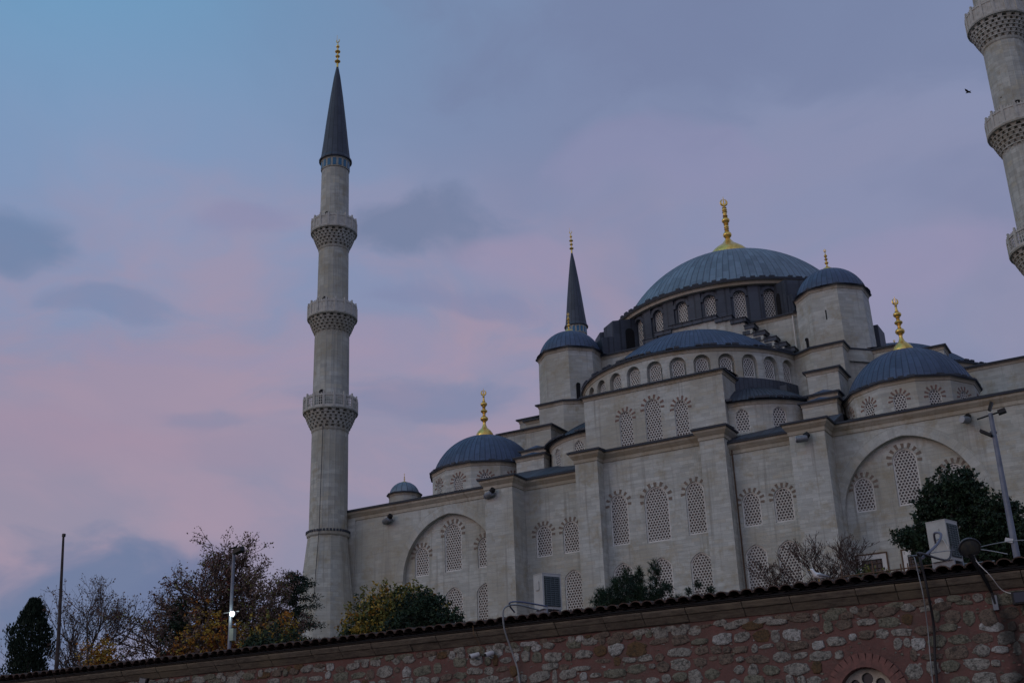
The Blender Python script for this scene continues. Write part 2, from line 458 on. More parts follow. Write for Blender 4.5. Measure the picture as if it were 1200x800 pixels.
def vous_mesh(w, h, kind, ln, mat, out, cnt):
    key = (w, h, kind, ln, mat.name, out, cnt)
    if key in _vcache: return _vcache[key]
    m_ = M(); a = w/2; cz = h-a*1.02
    for i in range(cnt):
        t = R(-6)+R(192)*i/(cnt-1); d = Vector((math.cos(t), 0, math.sin(t))); s_ = Vector((-math.sin(t), 0, math.cos(t)))
        r0 = a*1.035; l = ln*(.86 if i % 2 else .74)
        wd0, wd1 = .06*w/1.6+.022, .09*w/1.6+.022
        c0 = Vector((0, 0, cz))+d*r0; c1 = Vector((0, 0, cz))+d*(r0+l)
        p = [c0-s_*wd0, c0+s_*wd0, c1+s_*wd1, c1-s_*wd1]
        P = [(x.x, out, x.z) for x in p]+[(x.x, out+.06, x.z) for x in p]
        m_.add(P, [(0, 3, 2, 1), (0, 1, 5, 4), (1, 2, 6, 5), (2, 3, 7, 6), (3, 0, 4, 7)])
    me = m_.build('arch_stones', mat, link=False); _vcache[key] = me; return me
def window(parent, x, y, z, w, h, kind='soft', pitch=.245, fr=.12, rz=0, rec=.12, vous=None, vl=.42, cnt=9):
    me, pane = win_mesh(w, h, kind, pitch, fr)
    dx, dy = -math.sin(rz), math.cos(rz)      # inward direction
    o = inst('window', me, parent, (x+dx*rec, y+dy*rec, z), rz)
    inst('pane', pane, o)
    if vous is not None:
        inst('arch_stones', vous_mesh(w, h, kind, vl, vous, -rec-.018, cnt), o)
    return o

# ------------------------------------------------------------------ domes, finials
def cap_profile(Rb, h, z0, n=16):
    Rs = (Rb*Rb+h*h)/(2*h); a0 = math.asin(min(1, Rb/Rs)) if h <= Rb else PI-math.asin(Rb/Rs)
    return [(Rs*math.sin(a0*(1-i/n)), z0+h-Rs+Rs*math.cos(a0*(1-i/n))) for i in range(n+1)]
def ribbed(prof, cx, cy, panels, a0=0, a1=2*PI, rib=.045, halfwid=.09, mat=0, m_=None, lap=1.3):
    m_ = m_ or M(); k = len(prof); rows = []
    ln = [0]
    for i in range(1, k): ln.append(ln[-1]+math.hypot(prof[i][0]-prof[i-1][0], prof[i][1]-prof[i-1][1]))
    fr = [0, .0, 1]
    offs = []
    for p in range(panels):
        e = .14
        offs += [(p, 1), (p+e, 0), (p+.5, 0), (p+1-e, 0)]
    offs.append((panels, 1))
    for i, (r, z) in enumerate(prof):
        if 0 < i < k-1: dr, dz = prof[i+1][0]-prof[i-1][0], prof[i+1][1]-prof[i-1][1]
        elif i == 0: dr, dz = prof[1][0]-prof[0][0], prof[1][1]-prof[0][1]
        else: dr, dz = -1, 0
        l = math.hypot(dr, dz) or 1; nr, nz = dz/l, -dr/l
        row = []
        for u, up_ in offs:
            a = a0+(a1-a0)*u/panels; q = rib*up_*min(1, r/prof[0][0]*1.5)
            rr = max(0.001, r+nr*q); row.append((cx+rr*math.sin(a), cy-rr*math.cos(a), z+nz*q))
        rows.append(row)
    n = len(offs); P = [p for r_ in rows for p in r_]; fs = []; us = []
    for i in range(k-1):
        for j in range(n-1):
            fs.append((i*n+j, i*n+j+1, (i+1)*n+j+1, (i+1)*n+j))
            us.append([(offs[j][0], ln[i]/lap), (offs[j+1][0], ln[i]/lap), (offs[j+1][0], ln[i+1]/lap), (offs[j][0], ln[i+1]/lap)])
    m_.add(P, fs, mat, us); return m_
def poly_pts(cx, cy, r, n, off=0): return [(cx+r*math.sin(off+2*PI*i/n), cy-r*math.cos(off+2*PI*i/n)) for i in range(n)]
def eave_lumps(m_, cx, cy, r, z, n, a0, a1, mat=0, w=.32, hh=.10):
    rnd = random.Random(int(r*100)+n)
    for i in range(n):
        if rnd.random() < .25: continue
        a = a0+(a1-a0)*(i+.5)/n; d = Vector((math.sin(a), -math.cos(a), 0)); t = Vector((math.cos(a), math.sin(a), 0))
        m_.obox(Vector((cx, cy, z+hh*.4))+d*r, t*w*rnd.uniform(.6, 1), d*.10, Vector((0, 0, hh*rnd.uniform(.5, 1))), mat)
def finial_mesh(h, rb, bulbs=4, crescent=True, n=20):
    # gilded alem: bell foot, stem with round bulbs, leaf-shaped crescent and spike on top
    m_ = M(); q = h/405; fr = rb/q; foot = 92 if bulbs == 4 else (118 if bulbs > 4 else 80)
    prof = [(fr, -8), (fr, 0), (fr*.99, foot*.18), (fr*.92, foot*.36), (fr*.76, foot*.54), (fr*.54, foot*.70), (fr*.34, foot*.84), (max(17, fr*.2), foot*1.0), (12, foot*1.16)]
    if bulbs >= 5: bl = [(158, 25, 21), (208, 15, 11), (250, 23, 18), (292, 12, 9), (318, 15, 11)]
    elif bulbs == 4: bl = [(152, 31, 23), (215, 27, 15), (272, 27, 20)]
    else: bl = [(150, 34, 30), (230, 26, 26)]
    for zc, rr, hh in bl:
        prof.append((12, zc-hh-6)); prof.append((15, zc-hh-3)); 
        for k in range(9):
            t = -PI/2*.9+PI*.9*k/8; prof.append((max(10, rr*math.cos(t)), zc+hh*math.sin(t)))
        prof.append((14, zc+hh+3)); prof.append((10, zc+hh+6))
    prof += [(6, 328), (10, 334), (6, 340), (4, 352), (.1, 353)]
    m_.lathe([(r*q, z*q) for r, z in prof], n)
    cr = 17*q; pts = []; rads = []
    for k in range(15):
        t = PI*.60+PI*1.80*k/14; pts.append((cr*math.cos(t), 0, 368*q+cr*math.sin(t)*1.15)); rads.append(q*(6.5*math.sin(PI*(k+.4)/14.8)+1.5))
    m_.tube(pts, rads, 6); m_.tube([(0, 0, 350*q), (0, 0, 384*q), (0, 0, 405*q)], [5*q, 3*q, q], 5)
    return m_
def finial(parent, x, y, z, h, rb, bulbs=4, name='finial'):
    me = finial_mesh(h, rb, bulbs).build(name, MGOLD, smooth=35, link=False)
    return inst(name, me, parent, (x, y, z), R(25))

# ------------------------------------------------------------------ THE MOSQUE
mosque = thing('mosque', 'large pale limestone mosque with cascading lead domes and gilded finials, filling the right half', 'mosque')
YF = -26.85
# --- facade wall with window openings
UP = [];
def facade():
    m_ = M()
    D = .14
    # centre bay
    hol = []
    for x, w, z0, z1 in ((-3.32, 1.6, 14.36, 18.58), (0, 2.1, 14.22, 18.72), (3.32, 1.6, 14.36, 18.58)):
        hol.append(outline(w, z1-z0, 'soft', 8, x, z0)); window(mosque, x, YF, z0, w, z1-z0, 'soft', vous=MBROWN, rec=D, vl=.42, cnt=9 if x == 0 else 8)
    for x in (-3.32, 0, 3.32):
        w = 1.8; hol.append(outline(w, 4.6, 'ogee', 8, x, 8.35)); window(mosque, x, YF, 8.35, w, 4.6, 'ogee', rec=D)
    m_.panel(YF, [(-4.5, 0), (4.5, 0), (4.5, 22), (-4.5, 22)], hol, D)
    for s in (-1, 1):
        hol = []
        for x in (7.8, 10.36):
            w = 1.52; hol.append(outline(w, 2.68, 'soft', 8, s*x, 14.33)); window(mosque, s*x, YF, 14.33, w, 2.68, 'soft', vous=MBROWN, rec=D, vl=.42)
            w = 1.72; hol.append(outline(w, 4.6, 'ogee', 8, s*x*.995, 8.35)); window(mosque, s*x*.995, YF, 8.35, w, 4.6, 'ogee', rec=D)
        xa, xb = sorted((s*6.55, s*12.0)); m_.panel(YF, [(xa, 0), (xb, 0), (xb, 20.8), (xa, 20.8)], hol, D)
        # end bay: big blind arch with a recessed field
        xa, xb = sorted((s*14.7, s*31.1)); xc = s*19.75
        ar = outline(9.75, 17.4, 'soft', 20, xc, 2.0)
        m_.panel(YF, [(xa, 0), (xb, 0), (xb, 20.8), (xa, 20.8)], [ar], .42)
        hol = []; y2 = YF+.42
        lst = [(s*19.6, 1.78, 14.33, 4.24), (s*16.36, 1.5, 14.28, 2.62), (s*22.9, 1.5, 14.28, 2.62)]
        for x, w, z0, h in lst:
            hol.append(outline(w, h, 'soft', 8, x, z0)); window(mosque, x, y2, z0, w, h, 'soft', vous=MBROWN, rec=D, vl=.46)
        if s < 0:
            for x in (16.4, 19.6, 22.8):
                hol.append(outline(1.8, 4.6, 'ogee', 8, s*x, 8.35)); window(mosque, s*x, y2, 8.35, 1.8, 4.6, 'ogee', rec=D)
        else:
            for x, w in ((16.2, 1.5), (19.55, 1.6)):
                hol.append([(x-w/2, 8.6), (x+w/2, 8.6), (x+w/2, 10.75), (x-w/2, 10.75)])
        xa, xb = sorted((xc-5.2, xc+5.2)); m_.panel(y2, [(xa, 0), (xb, 0), (xb, 20), (xa, 20)], hol, D)
        # raised archivolt, one block ring a hand wide in front of the wall
        o1 = outline(9.75, 17.4, 'soft', 20, xc, 2.0)[2:]; o2 = outline(11.35, 18.25, 'soft', 20, xc, 2.0)[2:]
        for i in range(len(o1)-1):
            a, b, c, d = o1[i], o2[i], o2[i+1], o1[i+1]
            if min(a[1], d[1]) < 10: continue
            y = YF-.035
            k = i*1.0
            m_.add([(a[0], y, a[1]), (b[0], y, b[1]), (c[0], y, c[1]), (d[0], y, d[1])], [(0, 1, 2, 3)], 0, [[(k, 0), (k, .33), (k+.92, .33), (k+.92, 0)]])
            m_.add([(b[0], y, b[1]), (b[0], YF, b[1]), (c[0], YF, c[1]), (c[0], y, c[1])], [(0, 1, 2, 3)])
    m_.box(-31.1, 31.1, YF+.7, 28, 0, 20.9)
    for s in (-1, 1):
        m_.add([(s*31.1, YF, 0), (s*31.1, YF+.72, 0), (s*31.1, YF+.72, 20.8), (s*31.1, YF, 20.8)], [(0, 1, 2, 3)])
        # slim corner pier beside the minaret
        xa, xb = sorted((s*31.1, s*29.9)); m_.box(xa, xb, YF-.12, YF, 0, 20.4)
    m_.build('wall', MS, mosque)
facade()
for s in (-1, 1):       # four buttresses
    for x0, x1, y0, zt in ((12.0, 14.7, -29.05, 20.8), (4.5, 6.55, -27.95, 22.0)):
        m_ = M(); xa, xb = sorted((s*x0, s*x1)); m_.box(xa, xb, y0, YF+.3, 0, zt); m_.build('buttress', MS, mosque)
# cornices: stone mouldings under a lead edge
CP = [(-.02, -.98), (.07, -.93), (.08, -.66), (.14, -.60), (.34, -.34), (.36, -.15), (.48, -.15), (.50, -.02), (.48, 0.0), (-.6, .10)]
CM = [0]*5+[1]*4
def cornice(path, z, prof=CP, mats=CM, parent=mosque, closed=False, name='cornice', mm=None):
    m_ = M(); m_.sweep(path, [(o_, z+q) for o_, q in prof], closed, mats); return m_.build(name, mm or [MSD, MLE], parent)
for s in (-1, 1):
    pth = [(-31.3, YF), (-14.7, YF), (-14.7, -29.05), (-12.0, -29.05), (-12.0, YF), (-6.55, YF)]
    if s > 0: pth = [(-x, y) for x, y in pth][::-1]
    cornice(pth, 21.15)
cornice([(-6.55, -25.6), (-6.55, -27.95), (-4.5, -27.95), (-4.5, YF), (4.5, YF), (4.5, -27.95), (6.55, -27.95), (6.55, -25.6)], 22.35)
# lead roofs behind the cornices
m_ = M()
for s in (-1, 1):
    for x0, x1, yb, zt in ((6.55, 15, -23.6, 22.9), (14.7, 31.3, -25.2, 21.6)):
        xa, xb = sorted((s*x0, s*x1))
        m_.add([(xa, -27.3, 21.19), (xb, -27.3, 21.19), (xb, yb, zt), (xa, yb, zt)], [(0, 1, 2, 3)])
        m_.add([(xa, yb, zt), (xb, yb, zt), (xb, 0, zt+.2), (xa, 0, zt+.2)], [(0, 1, 2, 3)])
        m_.add([(xa, -27.3, 21.19), (xa, yb, zt), (xa, yb, 20.9), (xa, -27.3, 20.9)], [(0, 1, 2, 3)])
        m_.add([(xb, -27.3, 21.19), (xb, yb, zt), (xb, yb, 20.9), (xb, -27.3, 20.9)], [(0, 3, 2, 1)])
    xa, xb = sorted((s*12.0, s*14.7)); m_.add([(xa, -29.4, 21.19), (xb, -29.4, 21.19), (xb, -26.8, 21.3), (xa, -26.8, 21.3)], [(0, 1, 2, 3)])
m_.add([(-4.4, -27.25, 22.40), (4.4, -27.25, 22.40), (4.4, -26, 22.55), (-4.4, -26, 22.55)], [(0, 1, 2, 3)])
for s in (-1, 1):
    xa, xb = sorted((s*4.1, s*6.95)); m_.add([(xa, -28.35, 22.405), (xb, -28.35, 22.405), (xb, -26, 22.56), (xa, -26, 22.56)], [(0, 1, 2, 3)])
m_.build('lead_roof', MLD, mosque)
# thin lead coping profile for the upper blocks
TP = [(0, -.42), (.05, -.40), (.07, -.22), (.16, -.12), (.28, -.12), (.30, 0), (.28, .03), (-.5, .12)]
TM = [0]*3+[1]*4
def coping(path, z, closed=False): return cornice(path, z, TP, TM, closed=closed, name='coping')
# --- centre block over the mihrab bay
m_ = M(); hol = []
for x, w, z1 in ((-2.5, 1.2, 25.8), (0, 1.45, 26.4), (2.5, 1.2, 25.8)):
    hol.append(outline(w, z1-22.45, 'soft', 8, x, 22.45)); window(mosque, x, -26.0, 22.45, w, z1-22.45, 'soft', pitch=.24, vous=MRED, rec=.12, vl=.42, fr=.05, cnt=8)
m_.panel(-26.0, [(-6.3, 21), (6.3, 21), (6.3, 27.5), (-6.3, 27.5)], hol, .12)
m_.box(-6.3, 6.3, -25.4, -14, 21, 27.5)
for s in (-1, 1):
    q = [(s*6.3, -26, 21), (s*6.3, -25.4, 21), (s*6.3, -25.4, 27.5), (s*6.3, -26, 27.5)]; m_.add(q, [(0, 1, 2, 3)])
m_.build('upper_wall', MS, mosque)
coping([(-6.3, -20), (-6.3, -26), (6.3, -26), (6.3, -20)], 27.75)
m_ = M(); m_.add([(-6.6, -26.25, 27.79), (6.6, -26.25, 27.79), (6.6, -20, 28.3), (-6.6, -20, 28.3)], [(0, 1, 2, 3)]); m_.build('lead_roof', MLD, mosque)

# --- curved walls with window niches
def curved_wall(cx, cy, Rw, z0, z1, a_list, dA, w, h, zs_, kind, depth, a_lo, a_hi, mat, name, rot=0, win_w=None, win_h=None, pitch=.24, vous=None, wfr=.05, rec_in=.02):
    m_ = M()
    def mp(s_, z, d=0): a = s_/Rw; r = Rw-d; return (cx+r*math.sin(a), cy-r*math.cos(a), z)
    cuts = []
    for a in a_list:
        c0, c1 = (a-dA/2)*Rw, (a+dA/2)*Rw
        ol = outline(w, h, kind, 6, a*Rw, zs_); n = len(ol); xc, zc = a*Rw, zs_+h*.5
        bd = []
        for x, z in ol:
            dx, dz = x-xc, z-zc
            tx = ((c1-xc)/dx if dx > 0 else (c0-xc)/dx) if abs(dx) > 1e-6 else 1e9
            tz = ((z1-zc)/dz if dz > 0 else (z0-zc)/dz) if abs(dz) > 1e-6 else 1e9
            t = min(tx, tz); bd.append((xc+dx*t, zc+dz*t))
        # add the sector's corners by inserting them between neighbours on different edges
        L2 = []
        for i in range(n):
            j = (i+1) % n; L2.append((ol[i], bd[i]))
            (bx, bz), (ex, ez) = bd[i], bd[j]
            onv = lambda X: abs(X-c0) < 1e-5 or abs(X-c1) < 1e-5
            if not (abs(bx-ex) < 1e-5 or abs(bz-ez) < 1e-5):
                X = c0 if (bx+ex)/2 < xc else c1; Z = z1 if (bz+ez)/2 > zc else z0
                L2.append((((ol[i][0]+ol[j][0])/2, (ol[i][1]+ol[j][1])/2), (X, Z)))
        # long bottom/side edges are fine: narrow sectors
        k = len(L2)
        for i in range(k):
            (a0_, b0_), (a1_, b1_) = L2[i], L2[(i+1) % k]
            for q in range(3):
                f0, f1 = q/3, (q+1)/3
                P = [(a0_[0]+(b0_[0]-a0_[0])*f0, a0_[1]+(b0_[1]-a0_[1])*f0), (a0_[0]+(b0_[0]-a0_[0])*f1, a0_[1]+(b0_[1]-a0_[1])*f1),
                     (a1_[0]+(b1_[0]-a1_[0])*f1, a1_[1]+(b1_[1]-a1_[1])*f1), (a1_[0]+(b1_[0]-a1_[0])*f0, a1_[1]+(b1_[1]-a1_[1])*f0)]
                m_.add([mp(*p_) for p_ in P], [(0, 1, 2, 3)], 0, [P])
            m_.add([mp(*a0_), mp(*a1_), mp(a1_[0], a1_[1], depth), mp(a0_[0], a0_[1], depth)], [(0, 1, 2, 3)], 0, [[(a0_[0], a0_[1]), (a1_[0], a1_[1]), (a1_[0]+.3, a1_[1]), (a0_[0]+.3, a0_[1])]])
        ww, wh = win_w or w, win_h or h
        if ww < w:   # back wall of the niche, with the window slightly in front of it
            P = [mp(x, z, depth) for x, z in ol]; m_.add(P, [tuple(range(len(P)))], 0, [[tuple(x) for x in ol]])
        rr = Rw-depth+(.10 if ww < w else .03)
        window(mosque, cx+rr*math.sin(a), cy-rr*math.cos(a), zs_+(h-wh)*.25, ww, wh, kind, pitch=pitch, rz=a, rec=0, fr=wfr, vous=None)
        if vous is not None:
            o_ = bpy.context.scene.objects[-1] if False else None
            rv = Rw+.02
            vm_ = vous_mesh(w, h, kind, .40, vous, 0, 7)
            inst('arch_stones', vm_, mosque, (cx+rv*math.sin(a), cy-rv*math.cos(a), zs_), a)
        cuts.append((c0, c1))
    # plain wall elsewhere
    lo = a_lo*Rw; hi = a_hi*Rw; edges = [lo]
    segs = []
    cur = lo
    for c0, c1 in sorted(cuts):
        if c0 > cur+1e-4: segs.append((cur, c0))
        cur = max(cur, c1)
    if cur < hi: segs.append((cur, hi))
    for c0, c1 in segs:
        n = max(1, int((c1-c0)/.8))
        for i in range(n):
            u0, u1 = c0+(c1-c0)*i/n, c0+(c1-c0)*(i+1)/n
            P = [(u0, z0), (u1, z0), (u1, z1), (u0, z1)]; m_.add([mp(*p_) for p_ in P], [(0, 1, 2, 3)], 0, [P])
    return m_.build(name, mat, mosque)
def arc(cx, cy, r, a0, a1, n): return [(cx+r*math.sin(a0+(a1-a0)*i/n), cy-r*math.cos(a0+(a1-a0)*i/n)) for i in range(n+1)]

# front semi-dome
SC = (0, -14.3)
aw = R(11.2)
curved_wall(*SC, 10.6, 27.3, 30.35, [k*aw for k in range(-7, 8)], aw, 1.42, 2.12, 27.98, 'round', .42, R(-96), R(96), MS, 'semidome_drum', win_w=1.02, win_h=1.72, pitch=.22)
cornice(arc(*SC, 10.6, R(-96), R(96), 60), 30.72, TP, TM, name='coping')
def semidome(cx, cy, Rb, z0, h, a0, a1, panels, mat=ML, name='semidome', lumps=60):
    pr = cap_profile(Rb, h, z0); m_ = ribbed([(10.85 if Rb > 9 else Rb+.5, z0-(.20 if Rb > 9 else .12))]+pr, cx, cy, int(panels*1.35), a0, a1, rib=.035)
    eave_lumps(m_, cx, cy, 10.8 if Rb > 9 else Rb+.55, z0-(.16 if Rb > 9 else .05), lumps, a0, a1, 1)
    o_ = m_.build(name, [mat, MLE], mosque); return o_
semidome(*SC, 9.15, 31.0, 4.7, R(-100), R(100), 52)
# lateral semi-domes
for s in (-1, 1):
    a = s*PI/2; cx = s*14.3
    m_ = M(); m_.lathe([(10.6, 22), (10.6, 30.4)], 48, cx, 0, a-R(96), a+R(96)); m_.build('semidome_drum', MS, mosque)
    cornice(arc(cx, 0, 10.6, a-R(96), a+R(96), 48), 30.72, TP, TM, name='coping')
    semidome(cx, 0, 9.4, 31.0, 4.75, a-R(100), a+R(100), 52)
# exedrae
for s in (-1, 1):
    cx, cy = s*6.3, -19.2
    al = [R(s*t) for t in (10, 38, 66)]
    curved_wall(cx, cy, 6.15, 21.0, 24.6, al, R(26), 1.12, 1.95, 22.35, 'ogee', .13, min(R(s*-6), R(s*112)), max(R(s*-6), R(s*112)), MS, 'exedra_wall', pitch=.24)
    cornice(arc(cx, cy, 6.15, min(R(s*-8), R(s*110)), max(R(s*-8), R(s*110)), 30), 24.95, TP, TM, name='coping')
    semidome(cx, cy, 6.1, 25.02, 2.5, min(R(s*-10), R(s*112)), max(R(s*-10), R(s*112)), 26, MLD, 'exedra_roof', 24)
for s in (-1, 1):      # lead cladding up to the sills of the semi-dome drum
    m_ = M(); a0_, a1_ = sorted((R(s*34), R(s*80))); n = 14
    for i in range(n):
        q0, q1 = a0_+(a1_-a0_)*i/n, a0_+(a1_-a0_)*(i+1)/n; zt = 27.94
        P = [(10.66*math.sin(q_), SC[1]-10.66*math.cos(q_), z) for q_, z in ((q0, 24.5), (q1, 24.5), (q1, zt), (q0, zt))]
        m_.add(P, [(0, 1, 2, 3)], 0, [[(i*1.5, 0), (i*1.5+1.5, 0), (i*1.5+1.5, 2), (i*1.5, 2)]])
    xa, xb = sorted((s*9.3, s*9.9)); m_.box(xa, xb, -20.2, -18.6, 24.9, 27.3)
    m_.build('lead_roof', MLD, mosque)
# --- square base under the main drum, with the stepped great arch in front
m_ = M(); m_.box(-12.3, 12.3, -12.9, 12.9, 27, 36.2)
m_.build('dome_base', MS, mosque)
cornice([(-12.3, 12.9), (-12.3, -12.9), (12.3, -12.9), (12.3, 12.9)], 36.5, TP, TM, name='coping')
stp = [(0, 37.0), (2.2, 36.95), (3.7, 36.6), (5.0, 36.1), (5.75, 35.25), (6.7, 34.4), (7.65, 33.6), (8.5, 32.85), (9.2, 32.2)]
for s in (-1, 1):
    m_ = M()
    for i in range(len(stp)-1):
        x0 = stp[i][0]; x1 = stp[i+1][0]; zt = stp[i][1] if i else 36.95
        zt = stp[i+1][1]+.62
        xa, xb = sorted((s*x0, s*(x1))); m_.box(xa, xb, -13.9, -12.9, 27.5, zt-.42, 0)
        xa, xb = sorted((s*x0, s*(x1+.22))); m_.box(xa, xb, -14.12, -12.9, zt-.42, zt-.05, 1); m_.box(xa-.06, xb+.06, -14.2, -12.9, zt-.05, zt, 1)
        if i >= 3:
            m_.box(*sorted((s*(x0-.25), s*(x1-.02))), -14.05, -13.91, zt-.90, zt-.43, 0); m_.box(*sorted((s*(x0-.25), s*(x1-.28))), -14.07, -14.04, zt-.90, zt-.55, 1)
    m_.build('stepped_arch', [MS, MLD], mosque)
# --- main dome
m_ = M()
curved_wall(0, 0, 12.75, 36.4, 41.0, [R(12.857*(k+.5)) for k in range(-5, 5)], R(8.2), 1.12, 2.9, 37.45, 'round', .30, R(-180), R(180), MLD, 'dome_drum', pitch=.26)
m_ = M()
for k in range(28):     # lead-clad piers and the hood moulds over the windows
    a = R(12.857*k); d = Vector((math.sin(a), -math.cos(a), 0)); t = Vector((math.cos(a), math.sin(a), 0))
    m_.obox(d*12.78+Vector((0, 0, 38.6)), t*.60, d*.12-d*0, Vector((0, 0, 2.2)))
    a = R(12.857*(k+.5)); d = Vector((math.sin(a), -math.cos(a), 0)); t = Vector((math.cos(a), math.sin(a), 0))
    for i in range(8):
        t0, t1 = PI*i/8, PI*(i+1)/8
        q = [d*12.74+t*(r_*math.cos(x))+Vector((0, 0, 39.72+r_*math.sin(x))) for x in (t0, t1) for r_ in (.62, .92)]
        f = [p+d*.15 for p in q]
        m_.add(q+f, [(4, 6, 7, 5), (0, 4, 5, 1), (0, 2, 6, 4), (1, 5, 7, 3), (2, 3, 7, 6)])
m_.build('drum_pier', MLD, mosque)
EP = [(-.1, -.55), (.25, -.50), (.32, -.22), (.55, -.18), (.60, 0), (.58, .06), (-.6, .16)]
cornice(arc(0, 0, 13.0, 0, 2*PI*.9999, 96), 41.25, EP, [0, 0, 0, 1, 1, 1], name='coping', mm=[MSD, MLE])
pr = cap_profile(12.3, 8.0, 41.4, 22); mm = ribbed([(13.5, 41.25)]+pr, 0, 0, 112, rib=.035)
eave_lumps(mm, 0, 0, 13.5, 41.34, 92, 0, 2*PI, 1)
md = mm.build('main_dome', [MLM, MLE], mosque)
finial(md, 0, 0, 49.45, 7.75, 2.2, 5)
# flying buttresses, lead-clad, at the four diagonals of the drum
for q in range(8):      # two per diagonal
    a = R((40, 50, 130, 140, 220, 230, 310, 320)[q]); m_ = M()
    a = R((39, 51, 129, 141, 219, 231, 309, 321)[q])
    d = Vector((math.sin(a), -math.cos(a), 0)); t = Vector((math.cos(a), math.sin(a), 0))
    def wedge(r0, r1, za, zb, zl, hw):
        P = [d*r+t*(w_)+Vector((0, 0, z)) for r, z in ((r0, zl), (r1, zl), (r1, zb), (r0, za)) for w_ in (-hw, hw)]
        m_.add(P, [(0, 2, 4, 6), (1, 7, 5, 3), (2, 3, 5, 4), (4, 5, 7, 6), (0, 1, 3, 2), (6, 7, 1, 0)])
    wedge(12.6, 15.4, 40.7, 40.1, 36.5, 1.05)
    sg = -1 if (q % 2 == 0) == (q < 4) else 1
    wedge(15.2, 16.6, 38.5, 38.2, 36.5, .95)
    fbm = m_.build('flying_buttress', MLD, mosque)
    lz = M()
    for sg in (-1, 1):
        ol = outline(1.0, 2.3, 'round', 6); P = [d*(13.55+x)+t*(sg*1.075)+Vector((0, 0, 37.2+z)) for x, z in ol]; lz.add(P, [tuple(range(len(P)))])
    lz.build('arch_opening', MVOID, fbm)
for sx in (-1, 1):
    for sy in (-1, 1):
        m_ = M(); xa, xb = sorted((sx*9.3, sx*14.0)); ya, yb = sorted((sy*9.3, sy*13.0)); m_.box(xa, xb, ya, yb, 36.3, 37.5)
        xa, xb = sorted((sx*13.5, sx*16.4)); ya, yb = sorted((sy*8.6, sy*11.2)); m_.box(xa, xb, ya, yb, 29.5, 34.3); m_.build('lead_parapet', MLD, mosque)
# --- the four great turrets
for sx in (-1, 1):
    for sy in (-1, 1):
        cx, cy = sx*13.25, sy*13.75
        m_ = M(); m_.lathe([(3.32, 29.5), (3.22, 36.5)], 8, cx, cy, off=R(22.5)); tu = m_.build('turret', MS, mosque)
        pts = poly_pts(cx, cy, 3.22, 8, R(22.5)); m_ = M(); m_.sweep(pts, [(o_, 36.78+z) for o_, z in TP], True, TM); m_.build('eave', [MSD, MLE], tu)
        td = ribbed([(3.42, 36.74)]+cap_profile(3.15, 2.6, 36.84, 12), cx, cy, 40, rib=.025); eave_lumps(td, cx, cy, 3.35, 36.8, 8, 0, 2*PI, 1, .14, .08)
        td.build('turret_dome', [ML, MLE], tu)
        finial(tu, cx, cy, 39.36, 2.35, .55, 4)
        # slit windows facing the street
        if sy < 0:
            m_ = M(); a = R(-22.5*1.0)
            for (aa, zz, hh, ww) in ((R(-45), 31.3, 1.35, .42), (R(0), 33.6, .9, .10))[:2 if sx > 0 else 1]:
                if sx < 0: aa = R(45) if ww > .2 else R(0); hh = hh*1.25
                sh = -.45 if (sx < 0 and ww > .2) else 0
                ap = 3.32*math.cos(R(22.5)) if ww > .2 else 3.25*math.cos(R(22.5))
                d = Vector((math.sin(aa), -math.cos(aa), 0)); t = Vector((math.cos(aa), math.sin(aa), 0))
                ol = outline(ww, hh, 'round', 5); P = [Vector((cx, cy, zz+z))+d*(ap+.02)+t*(x+sh) for x, z in ol]
                m_.add(P, [tuple(range(len(P)))])
                for i in range(2, len(ol)-1):      # hood ring, proud of the wall
                    x0, z0_ = ol[i]; x1, z1_ = ol[i+1]
                    m_.add([Vector((cx, cy, zz+z0_))+d*(ap+.1)+t*(x0+sh), Vector((cx, cy, zz+z1_))+d*(ap+.1)+t*(x1+sh), Vector((cx, cy, zz+z1_))+d*(ap)+t*(x1+sh), Vector((cx, cy, zz+z0_))+d*(ap)+t*(x0+sh)], [(0, 1, 2, 3)])
            m_.build('slit_window', MVOID, tu)
        # base and the stepped weight blocks running down to the corner
        poly = [(sx*x, sy*y) for x, y in ((9.2, 12.9), (9.2, 17.0), (10.4, 17.6), (12.0, 18.5), (14.6, 18.5), (14.6, 16.4), (16.1, 14.9), (18, 14.9), (18, 12.9))]
        if sx*sy > 0: poly = poly[::-1]
        def stage(poly, z0, z1, roof=0, cop=True):
            m_ = M(); m_.prism(poly, z0, z1-.25); 
            o_ = m_.build('turret_base', MS, mosque)
            q = M(); q.sweep(poly, [(o2, z1+z) for o2, z in TP], True, TM)
            cxm = sum(p[0] for p in poly)/len(poly); cym = sum(p[1] for p in poly)/len(poly)
            n = len(poly); q.add([(x, y, z1+.05) for x, y in poly]+[(cxm, cym, z1+.05+roof)], [(i, (i+1) % n, n) for i in range(n)], 2)
            q.build('coping', [MSD, MLE, ML], o_)
        # orientation: walk so that the outside is on the right
        def ccw(p): 
            A = sum(p[i][0]*p[(i+1) % len(p)][1]-p[(i+1) % len(p)][0]*p[i][1] for i in range(len(p))); return p if A > 0 else p[::-1]
        stage(ccw(poly), 20.5, 30.7, .2)
        rect = lambda x0, x1, y0, y1: ccw([(sx*x0, sy*y0), (sx*x1, sy*y0), (sx*x1, sy*y1), (sx*x0, sy*y1)])
        stage(rect(12.0, 14.6, 18.4, 21.35), 20.5, 27.6, .45)
        stage(rect(12.1, 14.5, 21.3, 22.4), 20.5, 25.2, .45)
        stage(rect(11.8, 14.6, 22.3, 23.4), 20.5, 24.35, .40)
        stage(rect(18, 21.9, 11.5, 13.5), 20.5, 30.35, .25)
        if sx < 0: stage(rect(17.4, 19.6, 11.6, 13.3), 29, 31.5, .2)
        stage(rect(21.9, 28.5, 10.0, 13.0), 20.5, 28.1, .55)
